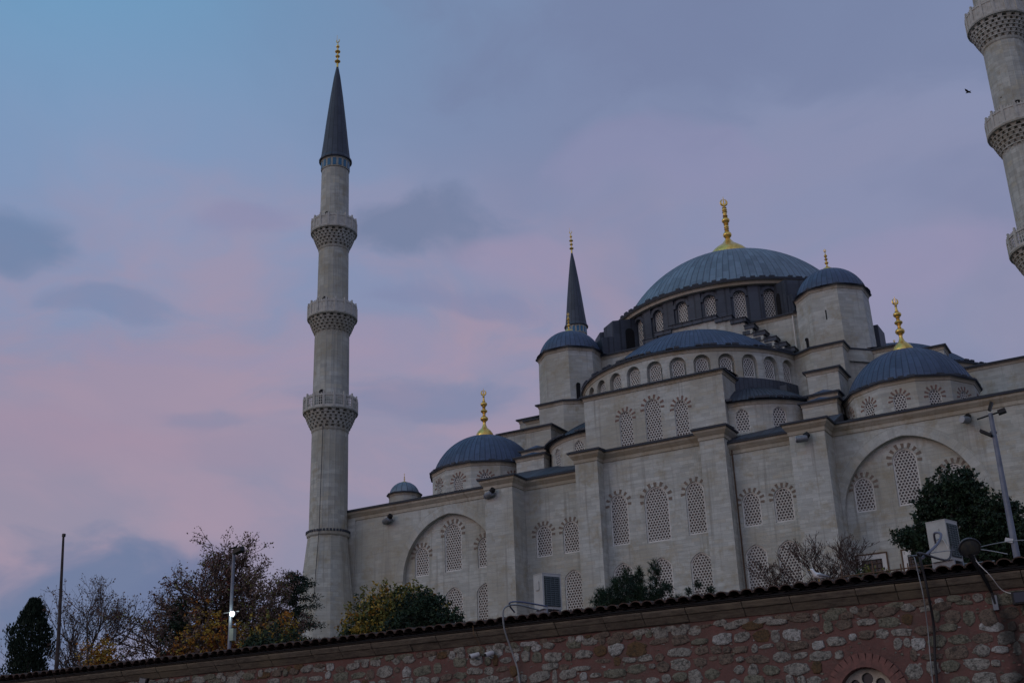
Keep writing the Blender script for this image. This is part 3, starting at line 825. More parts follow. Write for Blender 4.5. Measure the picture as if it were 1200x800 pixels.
# --- corner domes on twelve-sided drums
for sx in (-1, 1):
    for sy in (-1, 1):
        cx, cy = sx*19.73, sy*20.15
        Rv = 5.15; ap = Rv*math.cos(R(15))
        m_ = M(); hol = []
        for k in range(12):
            a = R(30*k); hw = Rv*math.sin(R(15))
            # flat face with a window opening, built at the origin and turned
            f = M()
            hs = [outline(.98, 1.75, 'soft', 6, 0, 21.45)] if sy < 0 else []
            f.panel(-ap, [(-hw, 20), (hw, 20), (hw, 24.0), (-hw, 24.0)], hs, .14)
            ca, sa = math.cos(a), math.sin(a)
            o_ = len(m_.v); m_.v += [(cx+x*ca-y*sa, cy+x*sa+y*ca, z) for x, y, z in f.v]
            for ff in f.f: 
                m_.f.append([i+o_ for i in ff]); m_.m.append(0); m_.uv.append([(f.v[i][0]+k*2.7, f.v[i][2]) for i in ff])
            vis = sy < 0 and (k in (0, 1, 2, 3, 9, 10, 11))
            if vis: window(mosque, cx+ap*math.sin(a), cy-ap*math.cos(a), 21.45, .98, 1.75, 'soft', pitch=.22, fr=.05, rz=a, rec=.10, vous=MRED, vl=.42, cnt=8)
        m_.build('corner_drum', MS, mosque)
        pts = poly_pts(cx, cy, Rv, 12, R(15)); q = M(); q.sweep(pts, [(o_, 24.3+z) for o_, z in TP], True, TM); q.build('coping', [MSD, MLE], mosque)
        mm = ribbed([(5.3, 24.26)]+cap_profile(4.95, 3.72, 24.38, 14), cx, cy, 60, rib=.03)
        eave_lumps(mm, cx, cy, 5.2, 24.32, 44, 0, 2*PI, 1)
        cd = mm.build('corner_dome', [ML, MLE], mosque)
        finial(cd, cx, cy, 28.0, 5.0, .85, 4)
# --- little stair cupola near the left minaret
for s in (-1,):
    cx, cy = s*26.4, -24.0
    m_ = M(); m_.lathe([(1.5, 20.5), (1.45, 22.45)], 12, cx, cy); st_ = m_.build('stair_turret', MS, mosque)
    q = M(); q.sweep(poly_pts(cx, cy, 1.45, 12, 0), [(o_*.8, 22.65+z*.7) for o_, z in TP], True, TM); q.build('eave', [MSD, MLE], st_)
    ribbed([(1.55, 22.62)]+cap_profile(1.4, 1.2, 22.68, 10), cx, cy, 16, rib=.03).build('dome', MLM, st_)
    finial(st_, cx, cy, 23.82, .95, .28, 2)
# --- downpipes and stone patches
for x in (6.75,):
    m_ = M(); m_.tube([(x, -26.95, 21.0), (x, -26.95, 8)], .055, 8); m_.build('downpipe', MRUST, mosque)
m_ = M(); m_.tube([(-31.2, -27.15, 20.6), (-31.25, -27.2, 18.9), (-31.05, -27.2, 18.5)], .08, 8); m_.build('downpipe', MLE, mosque)
m_ = M(); m_.tube([(9.35, -13.1, 36.2), (9.35, -13.15, 32.4)], .07, 8); m_.build('downpipe', MFRAME, mosque)
# --- low windows with white marble surrounds in the right-hand bay
for x, w in ((16.2, 1.5), (19.55, 1.6)):
    y = YF+.42; m_ = M()
    for (x0, x1, z0, z1) in ((x-w/2-.32, x-w/2, 8.3, 11.1), (x+w/2, x+w/2+.32, 8.3, 11.1), (x-w/2, x+w/2, 10.75, 11.1)): m_.box(x0, x1, y-.06, y+.05, z0, z1, 0)
    for (x0, x1, z0, z1) in ((x-w/2-.42, x-w/2-.32, 8.3, 11.2), (x+w/2+.32, x+w/2+.42, 8.3, 11.2), (x-w/2-.32, x+w/2+.32, 11.1, 11.2)): m_.box(x0, x1, y-.09, y+.03, z0, z1, 1)
    fo = m_.build('framed_window', [MFRAME, MRUST], mosque)
    q = M()
    for i in range(6): zz = 8.8+i*.33; q.tube([(x-w/2, y+.03, zz), (x+w/2, y+.03, zz)], .022, 6)
    for i in range(5): xx = x-w/2+w*(i+.5)/5; q.tube([(xx, y+.05, 8.6), (xx, y+.05, 10.75)], .022, 6)
    q.build('iron_grille', MRUST, fo)
    q = M(); q.add([(x-w/2, y+.12, 8.5), (x+w/2, y+.12, 8.5), (x+w/2, y+.12, 10.8), (x-w/2, y+.12, 10.8)], [(0, 1, 2, 3)]); q.build('pane', MGLASS, fo)

# ------------------------------------------------------------------ MINARETS
def minaret():
    t = thing('minaret', '', 'minaret')
    NS = 20
    # foot: flared polygon turning into the round shaft
    m_ = M(); m_.lathe([(3.3, 0), (2.95, 9.5), (2.42, 13.6), (1.87, 18.6)], 12, off=R(15)); m_.build('base', MSM, t)
    m_ = M(); m_.lathe([(1.84, 18.6), (1.96, 18.72), (2.0, 18.95), (1.90, 19.1), (1.76, 19.12)], 24); 
    for k in range(40):
        a = 2*PI*k/40; m_.obox((2.0*math.sin(a), -2.0*math.cos(a), 19.08), (math.cos(a)*.10, math.sin(a)*.10, 0), (math.sin(a)*.05, -math.cos(a)*.05, 0), (0, 0, .10), 1)
    m_.build('ring_moulding', [MSM, MLE], t)
    def shaft(r0, r1, z0, z1):
        m_ = M(); prof = [(r0, z0), (r1, z1)]; 
        pts = []
        # fluted: slim ribs between flat facets
        angs = []
        for k in range(NS):
            angs += [(k, 1.0), (k+.08, 1.0), (k+.14, .99), (k+.94, .99)]
        n = len(angs); P = []
        for r, z in prof:
            for u, f in angs: a = 2*PI*u/NS; P.append((r*f*math.sin(a), -r*f*math.cos(a), z))
        fs = [(j, (j+1) % n, n+(j+1) % n, n+j) for j in range(n)]
        us = []
        for j in range(n):
            u0 = 2*PI*angs[j][0]/NS*r0; u1 = 2*PI*(angs[j+1][0] if j+1 < n else NS)/NS*r0
            us.append([(u0, z0), (u1, z0), (u1, z1), (u0, z1)])
        m_.add(P, fs, 0, us); return m_.build('shaft', MSM, t)
    shaft(1.78, 1.72, 19.0, 29.6)
    shaft(1.74, 1.68, 31.0, 39.3)
    shaft(1.54, 1.49, 40.8, 48.6)
    shaft(1.46, 1.40, 50.0, 57.0)
    for bi, (zt, rr, rs, rail) in enumerate(((31.88, 2.53, 1.75, 1), (41.6, 2.36, 1.63, 0), (51.0, 2.24, 1.52, 0))):
        zr = zt-1.25; zc = zr-1.65      # foot of the railing, foot of the corbels
        b = M()
        b.lathe([(rs, zr-.08), (rr+.08, zr-.08), (rr+.12, zr+.05), (rr, zr+.12), (rs, zr+.12)], 36)
        bo = b.build('balcony', MSM, t)
        c = M()
        c.lathe([(rs-.06, zc-.35), (rs+.02, zc-.25), (rs+.06, zc-.1), (rs*.985, zc)], 24, mat=0)
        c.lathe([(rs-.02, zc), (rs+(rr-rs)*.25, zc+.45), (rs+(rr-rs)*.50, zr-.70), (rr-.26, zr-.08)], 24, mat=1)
        Hc = zr-zc; rows = 6
        for ti in range(rows):      # muqarnas: thin ledges with rows of small hanging niches under each
            f = ((ti+1)/rows)**.80; rad = rs+(rr-.02-rs)*f; z = zc+Hc*(ti+1)/rows-.05; st = Hc/rows
            c.lathe([(rad-.16, z-.075), (rad-.015, z-.07), (rad, z-.04), (rad, z+.01), (rad-.16, z+.02)], 40, mat=0)
            cnt = (20, 24, 24, 28, 28, 20)[ti]; wf = .74 if ti in (1, 3) else .60
            for k in range(cnt):
                a = 2*PI*(k+.5*(ti % 2))/cnt; d = Vector((math.sin(a), -math.cos(a), 0)); s_ = Vector((math.cos(a), math.sin(a), 0)); w = PI*rad/cnt*wf
                p0 = d*(rad-.05)+Vector((0, 0, z-.07)); dn = Vector((0, 0, -st*.86))
                P = [p0-s_*w, p0+s_*w, p0+dn+s_*w*.45-d*.10, p0+dn-s_*w*.45-d*.10]
                Q = [x-d*.2 for x in P]
                c.add(P+Q, [(0, 3, 2, 1), (0, 1, 5, 4), (1, 2, 6, 5), (2, 3, 7, 6), (3, 0, 4, 7)], 0)
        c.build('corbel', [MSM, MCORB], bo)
        rl = M(); NP = 16
        pr_ = poly_pts(0, 0, rr, NP)
        for k in range(NP):
            a, b_ = Vector((*pr_[k], 0)), Vector((*pr_[(k+1) % NP], 0)); s_ = (b_-a); L_ = s_.length; s_.normalize(); d = Vector((s_.y, -s_.x, 0))
            mid = (a+b_)/2; H = zt-zr
            rl.obox(a+Vector((0, 0, zr+.1+H*.5)), s_*.10, d*.10, Vector((0, 0, H*.5+.02)))
            for q in (-.25, .25, 0):      # little knobs along the rail
                rl.obox(mid+s_*q*L_+Vector((0, 0, zt+.10)), s_*.045, d*.045, Vector((0, 0, .09)))
            rl.obox(a+Vector((0, 0, zt+.22)), s_*.07, d*.07, Vector((0, 0, .14)))
            rl.obox(mid+Vector((0, 0, zt-.03)), s_*(L_/2), d*.07, Vector((0, 0, .07)))
            rl.obox(mid+Vector((0, 0, zr+.17)), s_*(L_/2), d*.07, Vector((0, 0, .08)))
            if rail:
                for q in range(5):
                    rl.obox(mid+s_*(q-2)/5*L_+Vector((0, 0, zr+.1+H*.45)), s_*.03, d*.03, Vector((0, 0, H*.42)))
                for q in range(4):
                    rl.obox(mid+Vector((0, 0, zr+.25+q*.26)), s_*(L_/2-.05), d*.028, Vector((0, 0, .03)))
            else:
                rl.obox(mid+Vector((0, 0, zr+.1+H*.45)), s_*(L_/2-.08), d*.03, Vector((0, 0, H*.42)))
                rl.obox(mid+Vector((0, 0, zr+.1+H*.45)), s_*(.06), d*.05, Vector((0, 0, H*.42)))
        rl.build('railing', MRAIL, bo)
        dr = M()
        for aa in (R(8), R(188)):       # doorway onto the balcony
            d = Vector((math.sin(aa), -math.cos(aa), 0)); s_ = Vector((math.cos(aa), math.sin(aa), 0)); rsn = (1.74, 1.54, 1.46)[bi]
            ol = outline(.62, 1.9, 'round', 6); P = [d*(rsn+.03)+s_*x+Vector((0, 0, zr+.12+z)) for x, z in ol]; dr.add(P, [tuple(range(len(P)))])
        dr.build('doorway', MVOID, t)
    # tiled band, cone and finial
    m_ = M(); m_.lathe([(1.45, 57.0), (1.47, 58.0), (1.60, 58.15)], 32)
    for k in range(16):
        a = 2*PI*(k+.5)/16; d = Vector((math.sin(a), -math.cos(a), 0)); s_ = Vector((math.cos(a), math.sin(a), 0))
        m_.obox(d*1.455+Vector((0, 0, 57.52)), s_*.17, d*.03, Vector((0, 0, .40)), 1)
    m_.build('tile_band', [MSM, MTILEB], t)
    cn = ribbed([(1.68, 58.12), (1.70, 58.25), (1.50, 58.6), (1.30, 60.3), (1.02, 63.0), (.68, 66.0), (.34, 68.6), (.10, 69.95)], 0, 0, 16, rib=.02, lap=2.4)
    cn.lathe([(1.45, 58.08), (1.70, 58.1)], 32, mat=1)
    cn.build('spire', [MLD, MLE], t)
    f_ = M(); pf = [(.12, 69.8), (.11, 70.35)]
    for i, (zc_, rb_) in enumerate(((70.6, .32), (71.25, .25), (71.85, .30), (72.5, .2))):
        for k in range(7):
            tt = -PI/2*.85+PI*.85*k/6; pf.append((max(.08, rb_*math.cos(tt)), zc_+.17*math.sin(tt)))
        pf.append((.07, zc_+.32))
    pf += [(.04, 72.95), (.02, 73.1)]
    f_.lathe(pf, 14)
    pts = []; rd = []
    for k in range(13):
        tt = PI*.65+PI*1.7*k/12; pts.append((.20*math.cos(tt), 0, 73.25+.20*math.sin(tt))); rd.append(.045*math.sin(PI*(k+.5)/13)+.012)
    f_.tube(pts, rd, 6); f_.tube([(-.12, 0, 73.1), (-.12, 0, 74.0)], .02, 5)
    f_.build('finial', MGOLD, t, smooth=35)
    return t
mi = minaret(); mi.location = (-32.15, -28.05, 0); mi['label'] = 'tall slender stone minaret with three balconies standing whole at the left end of the mosque'
mi2 = copy_tree(mi); mi2.location = (32.1, -28.05, 0); mi2['label'] = 'minaret cut off by the right edge of the picture, only its balcony sides in view'
mi3 = copy_tree(mi); mi3.location = (-32.0, 27.5, 0); mi3['label'] = 'distant minaret showing only its dark spire above a small turret dome'
for q in (mi, mi2, mi3): q['group'] = 'stone minarets around the mosque'
# drain cable on the near face of the left minaret
w_ = M(); pts = []
for z in (12, 19.2, 29.4): pts.append((.45, -1.98 if z > 19.3 else (-2.15 if z > 15 else -2.75), z))
w_.tube([(.5, -2.5, 13), (.5, -1.97, 19.1), (.5, -1.74, 29.2)], .03, 5); w_.build('cable', MLE, mi)


# ------------------------------------------------------------------ THE MARKET WALL in the foreground
MMORT = mat_base('pink_lime_mortar', (.16, .07, .06), .95); t = NT(MMORT)
gp = t.N.new('ShaderNodeNewGeometry').outputs['Position']
n1 = t.tex('ShaderNodeTexNoise', gp, Scale=3.2, Detail=8.0, Roughness=.7)
c_ = t.mix(t.mr(n1.outputs[0], .35, .7), (.165, .078, .068), (.105, .063, .055))
n2 = t.tex('ShaderNodeTexNoise', gp, Scale=26.0, Detail=6.0, Roughness=.75)
c_ = t.mix(t.mr(n2.outputs[0], .5, .72, 0, .5), c_, (.19, .115, .095))
n3 = t.tex('ShaderNodeTexNoise', gp, Scale=.9, Detail=4.0, Roughness=.6)
c_ = t.mix(t.mr(n3.outputs[0], .50, .66, 0, .7), c_, (.10, .072, .06))
n4 = t.tex('ShaderNodeTexNoise', gp, Scale=7.0, Detail=5.0, Roughness=.7)
c_ = t.mix(t.mr(n4.outputs[0], .55, .68, 0, .6), c_, (.17, .125, .105))
def stain(t, gp, c_, dark):
    # sooty run-off below the lamp bracket, wandering down the wall
    s_ = t.N.new('ShaderNodeSeparateXYZ'); t.L.new(gp, s_.inputs[0])
    n = t.tex('ShaderNodeTexNoise', gp, Scale=3.5, Detail=5.0, Roughness=.65)
    cx_ = t.math('ADD', t.math('MULTIPLY', t.math('ADD', s_.outputs[2], 3.3), -.12), 33.47)
    dx = t.math('ABSOLUTE', t.math('SUBTRACT', s_.outputs[0], cx_)); dx = t.math('ADD', dx, t.math('MULTIPLY', t.math('SUBTRACT', n.outputs[0], .5), .35))
    f = t.math('MULTIPLY', t.mr(dx, .20, .04), t.mr(s_.outputs[2], -2.75, -2.95)); f = t.math('MULTIPLY', f, .85)
    return t.mix(f, c_, dark)
c_ = stain(t, gp, c_, (.02, .016, .015))
t.col(c_); t.bump(n2.outputs[0], .8, .02)
def rubble_mat(name, a, b, dark):
    m_ = mat_base(name, a, .9); t = NT(m_); gp = t.N.new('ShaderNodeNewGeometry').outputs['Position']
    n1 = t.tex('ShaderNodeTexNoise', gp, Scale=7.0, Detail=8.0, Roughness=.8); n2 = t.tex('ShaderNodeTexNoise', gp, Scale=17.0, Detail=6.0, Roughness=.75)
    c_ = t.mix(t.mr(n1.outputs[0], .40, .58), a, b)
    n3 = t.tex('ShaderNodeTexNoise', t.mapv(gp, (1, 1, 2.2)), Scale=38.0, Detail=3.0, Roughness=.6)
    c_ = t.mix(t.mr(n3.outputs[0], .50, .60, 0, .6), c_, dark)
    c_ = t.mix(t.mr(n2.outputs[0], .50, .60, 0, .8), c_, dark); c_ = stain(t, gp, c_, (.02, .02, .02)); t.col(c_); t.bump(n2.outputs[0], .9, .02); return m_
RUB = [rubble_mat('rubble_grey', (.33, .315, .28), (.20, .19, .17), (.05, .046, .04)),
       rubble_mat('rubble_pale', (.46, .455, .44), (.29, .285, .27), (.08, .078, .07)),
       rubble_mat('rubble_brown', (.20, .155, .12), (.13, .10, .08), (.04, .033, .028)),
       rubble_mat('rubble_olive', (.22, .21, .16), (.14, .135, .105), (.045, .045, .034)),
       rubble_mat('rubble_ochre', (.15, .085, .04), (.10, .065, .035), (.045, .035, .022))]
MBRK = noisy_mat('red_brick', (.20, .095, .08), (.13, .07, .06), 14, .9, 0, .4, .62, .01)
def eave_mat():
    m_ = mat_base('eave_stone', (.2, .18, .15), .9); t = NT(m_); gp = t.N.new('ShaderNodeNewGeometry').outputs['Position']
    n1 = t.tex('ShaderNodeTexNoise', t.mapv(gp, (1, 1, 4)), Scale=5.0, Detail=9.0, Roughness=.8)
    n2 = t.tex('ShaderNodeTexNoise', gp, Scale=.8, Detail=3.0)
    c_ = t.mix(t.mr(n1.outputs[0], .38, .66), (.21, .18, .14), (.075, .062, .052)); c_ = t.mix(t.mr(n2.outputs[0], .5, .66, 0, .6), c_, (.24, .205, .14))
    t.col(c_); t.bump(n1.outputs[0], .7, .02); return m_
MEAVE = eave_mat()
MTILE = noisy_mat('old_roof_tile', (.085, .050, .038), (.050, .036, .032), 9, .9, 0, .4, .62, .01)
YW = -97.0
market = thing('market_building', 'low market building with a pink rubble stone wall and tiled eave along the bottom', 'building')
market.location = (0, 0, .05); market.rotation_euler = (0, .005, 0)
XA, XB = 6.0, 46.0
AX, AZ, AR = 31.42, -3.74, .38     # centre and opening radius of the arched brick window
m_ = M()
hole = [(AX+AR*math.cos(PI*2*i/28), AZ+AR*math.sin(PI*2*i/28)) for i in range(28)]
m_.panel(YW, [(XA, -6.8), (XB, -6.8), (XB, -2.45), (XA, -2.45)], [hole], .22)
m_.box(XA, XB, -96.75, -89.6, -6.8, -2.45); 
rnd = random.Random(11); z = -6.7; row = 0; placed = []
def wv(x): return .030*math.sin(x*1.9+z*3)+.018*math.sin(x*4.7+z*9)
while z < -2.50:
    if z > -2.62: z = -2.585
    rh = rnd.choice([rnd.uniform(.085, .12), rnd.uniform(.12, .17), rnd.uniform(.14, .20)])
    rh = min(rh, -2.455-z); x = XA+rnd.uniform(0, .2)
    while x < XB-.4:
        w = rnd.choice([rnd.uniform(.10, .2), rnd.uniform(.2, .42), rnd.uniform(.22, .36)])
        hh = rh*rnd.uniform(.82, 1.16); cx = x+w/2; cz = z+rh/2+rnd.uniform(-.016, .016)+wv(cx)*min(1, max(0, (-2.62-z)/.2))
        x += w+rnd.uniform(.002, .040)
        if rnd.random() < .04: continue
        if math.hypot(cx-AX, cz-AZ) < .61+w*.40: continue
        if rnd.random() < .10: hh *= 1.45; cz -= .02
        if rnd.random() < .12: hh *= .6; cz += rnd.uniform(-.03, .03)
        cz = min(cz, -2.47-hh/2)
        mat_ = 1+rnd.choices([0, 1, 2, 3, 4], [38, 11, 28, 19, 4])[0]
        placed.append((cx, cz, w, hh))
        n = rnd.choice([9, 10, 11, 12]); pts = []; e = rnd.uniform(2.2, 4.5); tilt = rnd.uniform(-.12, .12)
        for i in range(n):
            a = 2*PI*(i+rnd.uniform(-.25, .25))/n; ca, sa = math.cos(a), math.sin(a)
            q = (abs(ca)**e+abs(sa)**e)**(-1/e)*rnd.uniform(.84, 1.08)
            px, pz = q*ca*w/2, q*sa*hh/2; pts.append((cx+px-pz*tilt, cz+pz+px*tilt))
        d = rnd.uniform(.008, .03); rings = []
        for f, dd in ((1.0, -.004), (.93, -d*.75), (.72, -d)):
            rings.append([(cx+(px-cx)*f, YW+dd+rnd.uniform(-.003, .003), cz+(pz-cz)*f) for px, pz in pts])
        P = [p for r_ in rings for p in r_]+[(cx, YW-d*rnd.uniform(.8, 1.2), cz)]
        fs = [(k*n+i, k*n+(i+1) % n, (k+1)*n+(i+1) % n, (k+1)*n+i) for k in range(2) for i in range(n)]
        fs += [(2*n+i, 2*n+(i+1) % n, 3*n) for i in range(n)]
        m_.add(P, fs, mat_)
    if z > -2.6: break
    z += rh+rnd.uniform(.004, .022)
# chips of stone and brick pressed into the joints
for i in range(5200):
    cx, cz = rnd.uniform(XA, XB-.3), rnd.uniform(-5.2, -2.53)
    if math.hypot(cx-AX, cz-AZ) < .62: continue
    w, hh = rnd.uniform(.025, .09), rnd.uniform(.018, .045); a0_ = rnd.uniform(-.4, .4); pts = []
    for k in range(6):
        a = 2*PI*(k+rnd.uniform(-.3, .3))/6; px, pz = w*.5*math.cos(a), hh*.5*math.sin(a); pts.append((cx+px-pz*a0_, cz+pz+px*a0_))
    d = rnd.uniform(.003, .009)
    P = [(x, YW+.003, z_) for x, z_ in pts]+[(cx+(x-cx)*.75, YW-d, cz+(z_-cz)*.75) for x, z_ in pts]
    m_.add(P, [(k, (k+1) % 6, 6+(k+1) % 6, 6+k) for k in range(6)]+[(6, 7, 8, 9, 10, 11)], 1+rnd.choices([0, 1, 2, 3, 5], [5, 2, 5, 4, 6])[0])
m_.build('wall', [MMORT]+RUB+[MBRK], market)
# stone eave, two courses of long blocks
m_ = M(); x = XA; r2 = random.Random(4)
while x < XB:
    w = r2.uniform(.55, 1.0); g_ = .006; o1, o2 = r2.uniform(-.012, .012), r2.uniform(-.01, .01)
    pf = [(.02, -2.465), (.035+o1, -2.455), (.11+o1, -2.375), (.12+o1, -2.362)]
    pf2 = [(.13+o2, -2.359), (.15+o2, -2.35), (.20+o2, -2.285), (.205+o2, -2.262)]
    for pr_ in (pf, pf2):
        P = []
        for xx in (x+g_, x+w-g_):
            P += [(xx, YW+.05, pr_[0][1])]+[(xx, YW-o, zz) for o, zz in pr_]+[(xx, YW+.05, pr_[-1][1])]
        k = len(pr_)+2
        m_.add(P, [(i, k+i, k+(i+1) % k, (i+1) % k) for i in range(k)]+[tuple(range(k)), tuple(range(k, 2*k))[::-1]])
    x += w
m_.box(XA, XB, YW+.03, YW+.4, -2.455, -2.25)
m_.build('eave_course', MEAVE, market)
# black strips added as the shadow under the tile overhang, with a gutter lip, then the tiled roof, nearly flat away from the street
m_ = M(); m_.box(XA, XB, YW-.22, YW+.3, -2.25, -2.215); m_.box(XA, XB, YW-.12, YW+.3, -2.215, -2.165)
m_.tube([(XA, YW-.235, -2.222), (XB, YW-.235, -2.222)], .014, 6)
m_.build('eave_shadow_strip', MBLACK, market)
m_ = M(); pt = .205; x = XA; r3 = random.Random(9); L_ = 7.6; slope = .10
while x < XB:
    zo = r3.uniform(-.006, .008); yo = r3.uniform(-.02, .02); rr = pt*.50
    for j in range(6):
        y0 = YW-.30+yo+j*1.27; y1 = y0+1.32; zz0 = -2.135+zo+(y0-YW)*slope+.012*(0); zz1 = zz0+(y1-y0)*slope-.02
        P = []
        for (yy, zz, f) in ((y0, zz0, 1.0), (y1, zz1, .86)):
            for k in range(7): a = PI*k/6; P.append((x+pt/2+rr*f*math.cos(a), yy, zz+rr*.72*f*math.sin(a)))
            for k in range(7): a = PI*(6-k)/6; P.append((x+pt/2+(rr*f-.014)*math.cos(a), yy, zz-.002+(rr*.72*f-.014)*math.sin(a)))
        m_.add(P, [(i, (i+1) % 14, 14+(i+1) % 14, 14+i) for i in range(14)]+[tuple(range(14)), tuple(range(14, 28))[::-1]])
        if j == 0:   # the hollow tile between two covers
            P = []
            for (yy, zz) in ((y0+.06, zz0), (y0+7.6, zz0+7.54*slope)):
                for k in range(7): a = PI+PI*k/6; P.append((x+pt+rr*1.0*math.cos(a), yy, zz+.005+rr*.5*math.sin(a)))
            m_.add(P, [(i, i+1, 8+i, 7+i) for i in range(6)])
    x += pt
m_.box(XA, XB, YW-.1, YW+7, -2.21, -2.17)
m_.build('tiled_roof', MTILE, market)
# arched window with brick voussoirs and a pierced plaster screen
m_ = M(); nb = 34
for i in range(nb):
    a = PI*2*(i+.5)/nb; d = Vector((math.cos(a), 0, math.sin(a))); s_ = Vector((-math.sin(a), 0, math.cos(a))); k = (random.Random(i).random()-.5)*.015
    m_.obox(Vector((AX, YW-.012+k*.5, AZ))+d*(AR+.105), d*.098, s_*((AR+.13)*PI/nb*.93), Vector((0, .03, 0)))
aw_ = m_.build('arched_window', MBRK, market)
m_ = M(); holes = []
for (hx, hz, hr) in ((0, .235, .085), (-.18, .165, .07), (.18, .165, .07), (-.25, 0, .06), (.25, 0, .06), (0, 0, .10), (-.16, -.17, .06), (.16, -.17, .06), (0, -.24, .06)):
    holes.append([(AX+hx+hr*math.cos(2*PI*i/14), AZ+hz+hr*math.sin(2*PI*i/14)) for i in range(14)])
m_.panel(YW+.10, [(AX+(AR+.02)*math.cos(2*PI*i/36), AZ+(AR+.02)*math.sin(2*PI*i/36)) for i in range(36)], holes, .05)
m_.build('plaster_screen', noisy_mat('aged_plaster', (.50, .47, .40), (.36, .33, .28), 12), aw_)
m_ = M(); m_.add([(AX-.4, YW+.16, AZ-.4), (AX+.4, YW+.16, AZ-.4), (AX+.4, YW+.16, AZ+.4), (AX-.4, YW+.16, AZ+.4)], [(0, 1, 2, 3)]); m_.build('pane', MGLASS, aw_)
# damp soot stain under the street lamp: a thin crust on the wall
m_ = M(); rs_ = random.Random(2); rows = 14; P = []
for i in range(rows):
    zz = -2.86-i*.085; c0 = 33.42+.10*i/rows+rs_.uniform(-.02, .02); hw = .10+.05*math.sin(i*.9)+rs_.uniform(0, .03)
    P += [(c0-hw, YW-.0335, zz), (c0+hw, YW-.0335, zz)]

# --- cables, lamp, cameras fixed to the wall: each a thing
def cable(name, label, pts, rad, mat, n=7, grp=None):
    # smooth the polyline with a Catmull-Rom pass
    P = [Vector(p) for p in pts]; out = []
    for i in range(len(P)-1):
        p0 = P[max(0, i-1)]; p1 = P[i]; p2 = P[i+1]; p3 = P[min(len(P)-1, i+2)]
        for k in range(6):
            t_ = k/6; out.append(.5*((2*p1)+(p2-p0)*t_+(2*p0-5*p1+4*p2-p3)*t_*t_+(3*p1-p0-3*p2+p3)*t_**3))
    out.append(P[-1]); m_ = M(); m_.tube(out, rad, n); o_ = m_.build(name, mat, smooth=60); return tag(o_, label, 'cable', grp)
MCABG = noisy_mat('grey_conduit', (.28, .29, .30), (.20, .21, .22), 5, .6)
MCABK = noisy_mat('black_cable', (.016, .015, .018), (.03, .028, .03), 5, .6)
cable('cable', 'thick black cable hanging down the rubble wall below the right air conditioner', [(31.98, -91.2, -.83), (32.15, -93, -1.4), (32.42, -96.9, -1.93), (32.47, -97.30, -2.06), (32.49, -97.30, -2.3), (32.50, -97.27, -2.6), (32.47, -97.08, -3.0), (32.40, -97.07, -3.6), (32.38, -97.07, -4.4), (32.4, -97.07, -6.7)], .019, MCABK)
cable('cable', 'thin pale cable beside the thick black one on the rubble wall', [(32.0, -91.1, -.9), (32.30, -96.9, -1.95), (32.40, -97.33, -2.05), (32.42, -97.33, -2.3), (32.43, -97.28, -2.6), (32.38, -97.06, -3.0), (32.34, -97.06, -3.6), (32.31, -97.06, -4.4), (32.3, -97.06, -6.7)], .008, MCABG)
cable('conduit', 'pale grey conduit running down the rubble wall from the eave left of centre', [(25.95, -96.6, -2.02), (25.80, -97.1, -1.97), (25.68, -97.33, -2.03), (25.64, -97.33, -2.2), (25.64, -97.28, -2.42), (25.68, -97.1, -2.8), (25.75, -97.05, -3.2), (25.8, -97.05, -4.5), (25.8, -97.05, -6.7)], .015, MCABG)
cable('cable', 'short blue-grey hose looping over the tile edge left of centre', [(25.62, -96.9, -2.05), (25.72, -97.25, -1.96), (25.92, -97.25, -1.95), (26.1, -96.6, -1.97)], .014, mat_base('blue_hose', (.10, .12, .20), .6))
cable('wire', 'thin white wire dropping from the eave to the black floodlight at the right edge', [(33.55, -96.6, -2.04), (33.25, -97.30, -2.05), (33.22, -97.35, -2.2), (33.36, -97.3, -2.42), (33.45, -97.10, -2.6), (33.6, -97.08, -2.68)], .006, MFRAME)
cable('wire', 'thin tan wire above the two small security cameras', [(25.0, -97.25, -2.25), (25.02, -97.26, -2.4), (25.02, -97.1, -2.55), (25.04, -97.06, -2.7)], .005, noisy_mat('tan_wire', (.20, .12, .06), (.15, .09, .05)))
cable('wire', 'thin looped wire lying along the tile edge at the right', [(33.2, -97.3, -2.03), (33.5, -97.2, -1.98), (33.8, -97.15, -1.97), (34.2, -97.0, -2.0)], .006, MCABG)
# street lamp with a round head on an arm from the wall
lamp = thing('wall_lamp', 'dark round-headed street lamp on an arm fixed to the rubble wall at the right', 'lamp', (33.18, -97.4, -2.1))
hd = Vector((0, -.05, .06)); ax = Vector((.25, -.72, -.62)).normalized()
m_ = M(); rings = []; a_ = ax.orthogonal().normalized(); b_ = ax.cross(a_)
prof = [(.055, -.14), (.075, -.10), (.135, -.05), (.155, 0), (.15, .012), (.135, .012), (.12, -.02), (.02, -.06)]
P = [hd+ax*z+(a_*math.cos(2*PI*j/24)+b_*math.sin(2*PI*j/24))*r for r, z in prof for j in range(24)]
m_.add(P, [(i*24+j, i*24+(j+1) % 24, (i+1)*24+(j+1) % 24, (i+1)*24+j) for i in range(len(prof)-1) for j in range(24)]); m_.build('lamp_head', noisy_mat('dull_lamp_metal', (.05, .05, .055), (.09, .09, .10), 8, .5, .5), lamp, smooth=40)
m_ = M(); P = [hd+ax*.004+(a_*math.cos(2*PI*j/24)+b_*math.sin(2*PI*j/24))*.13 for j in range(24)]+[hd+ax*.05]
m_.add(P, [(j, (j+1) % 24, 24) for j in range(24)]); m_.build('lens', noisy_mat('dusty_lens', (.05, .055, .06), (.09, .085, .07), 14, .25), lamp, smooth=60)
m_ = M(); m_.tube([(-.02, .02, .0), (.03, .10, -.16), (.09, .22, -.35), (.13, .33, -.52), (.15, .345, -.68)], [.045, .035, .026, .022, .02], 8); m_.build('arm', MBLACK, lamp)
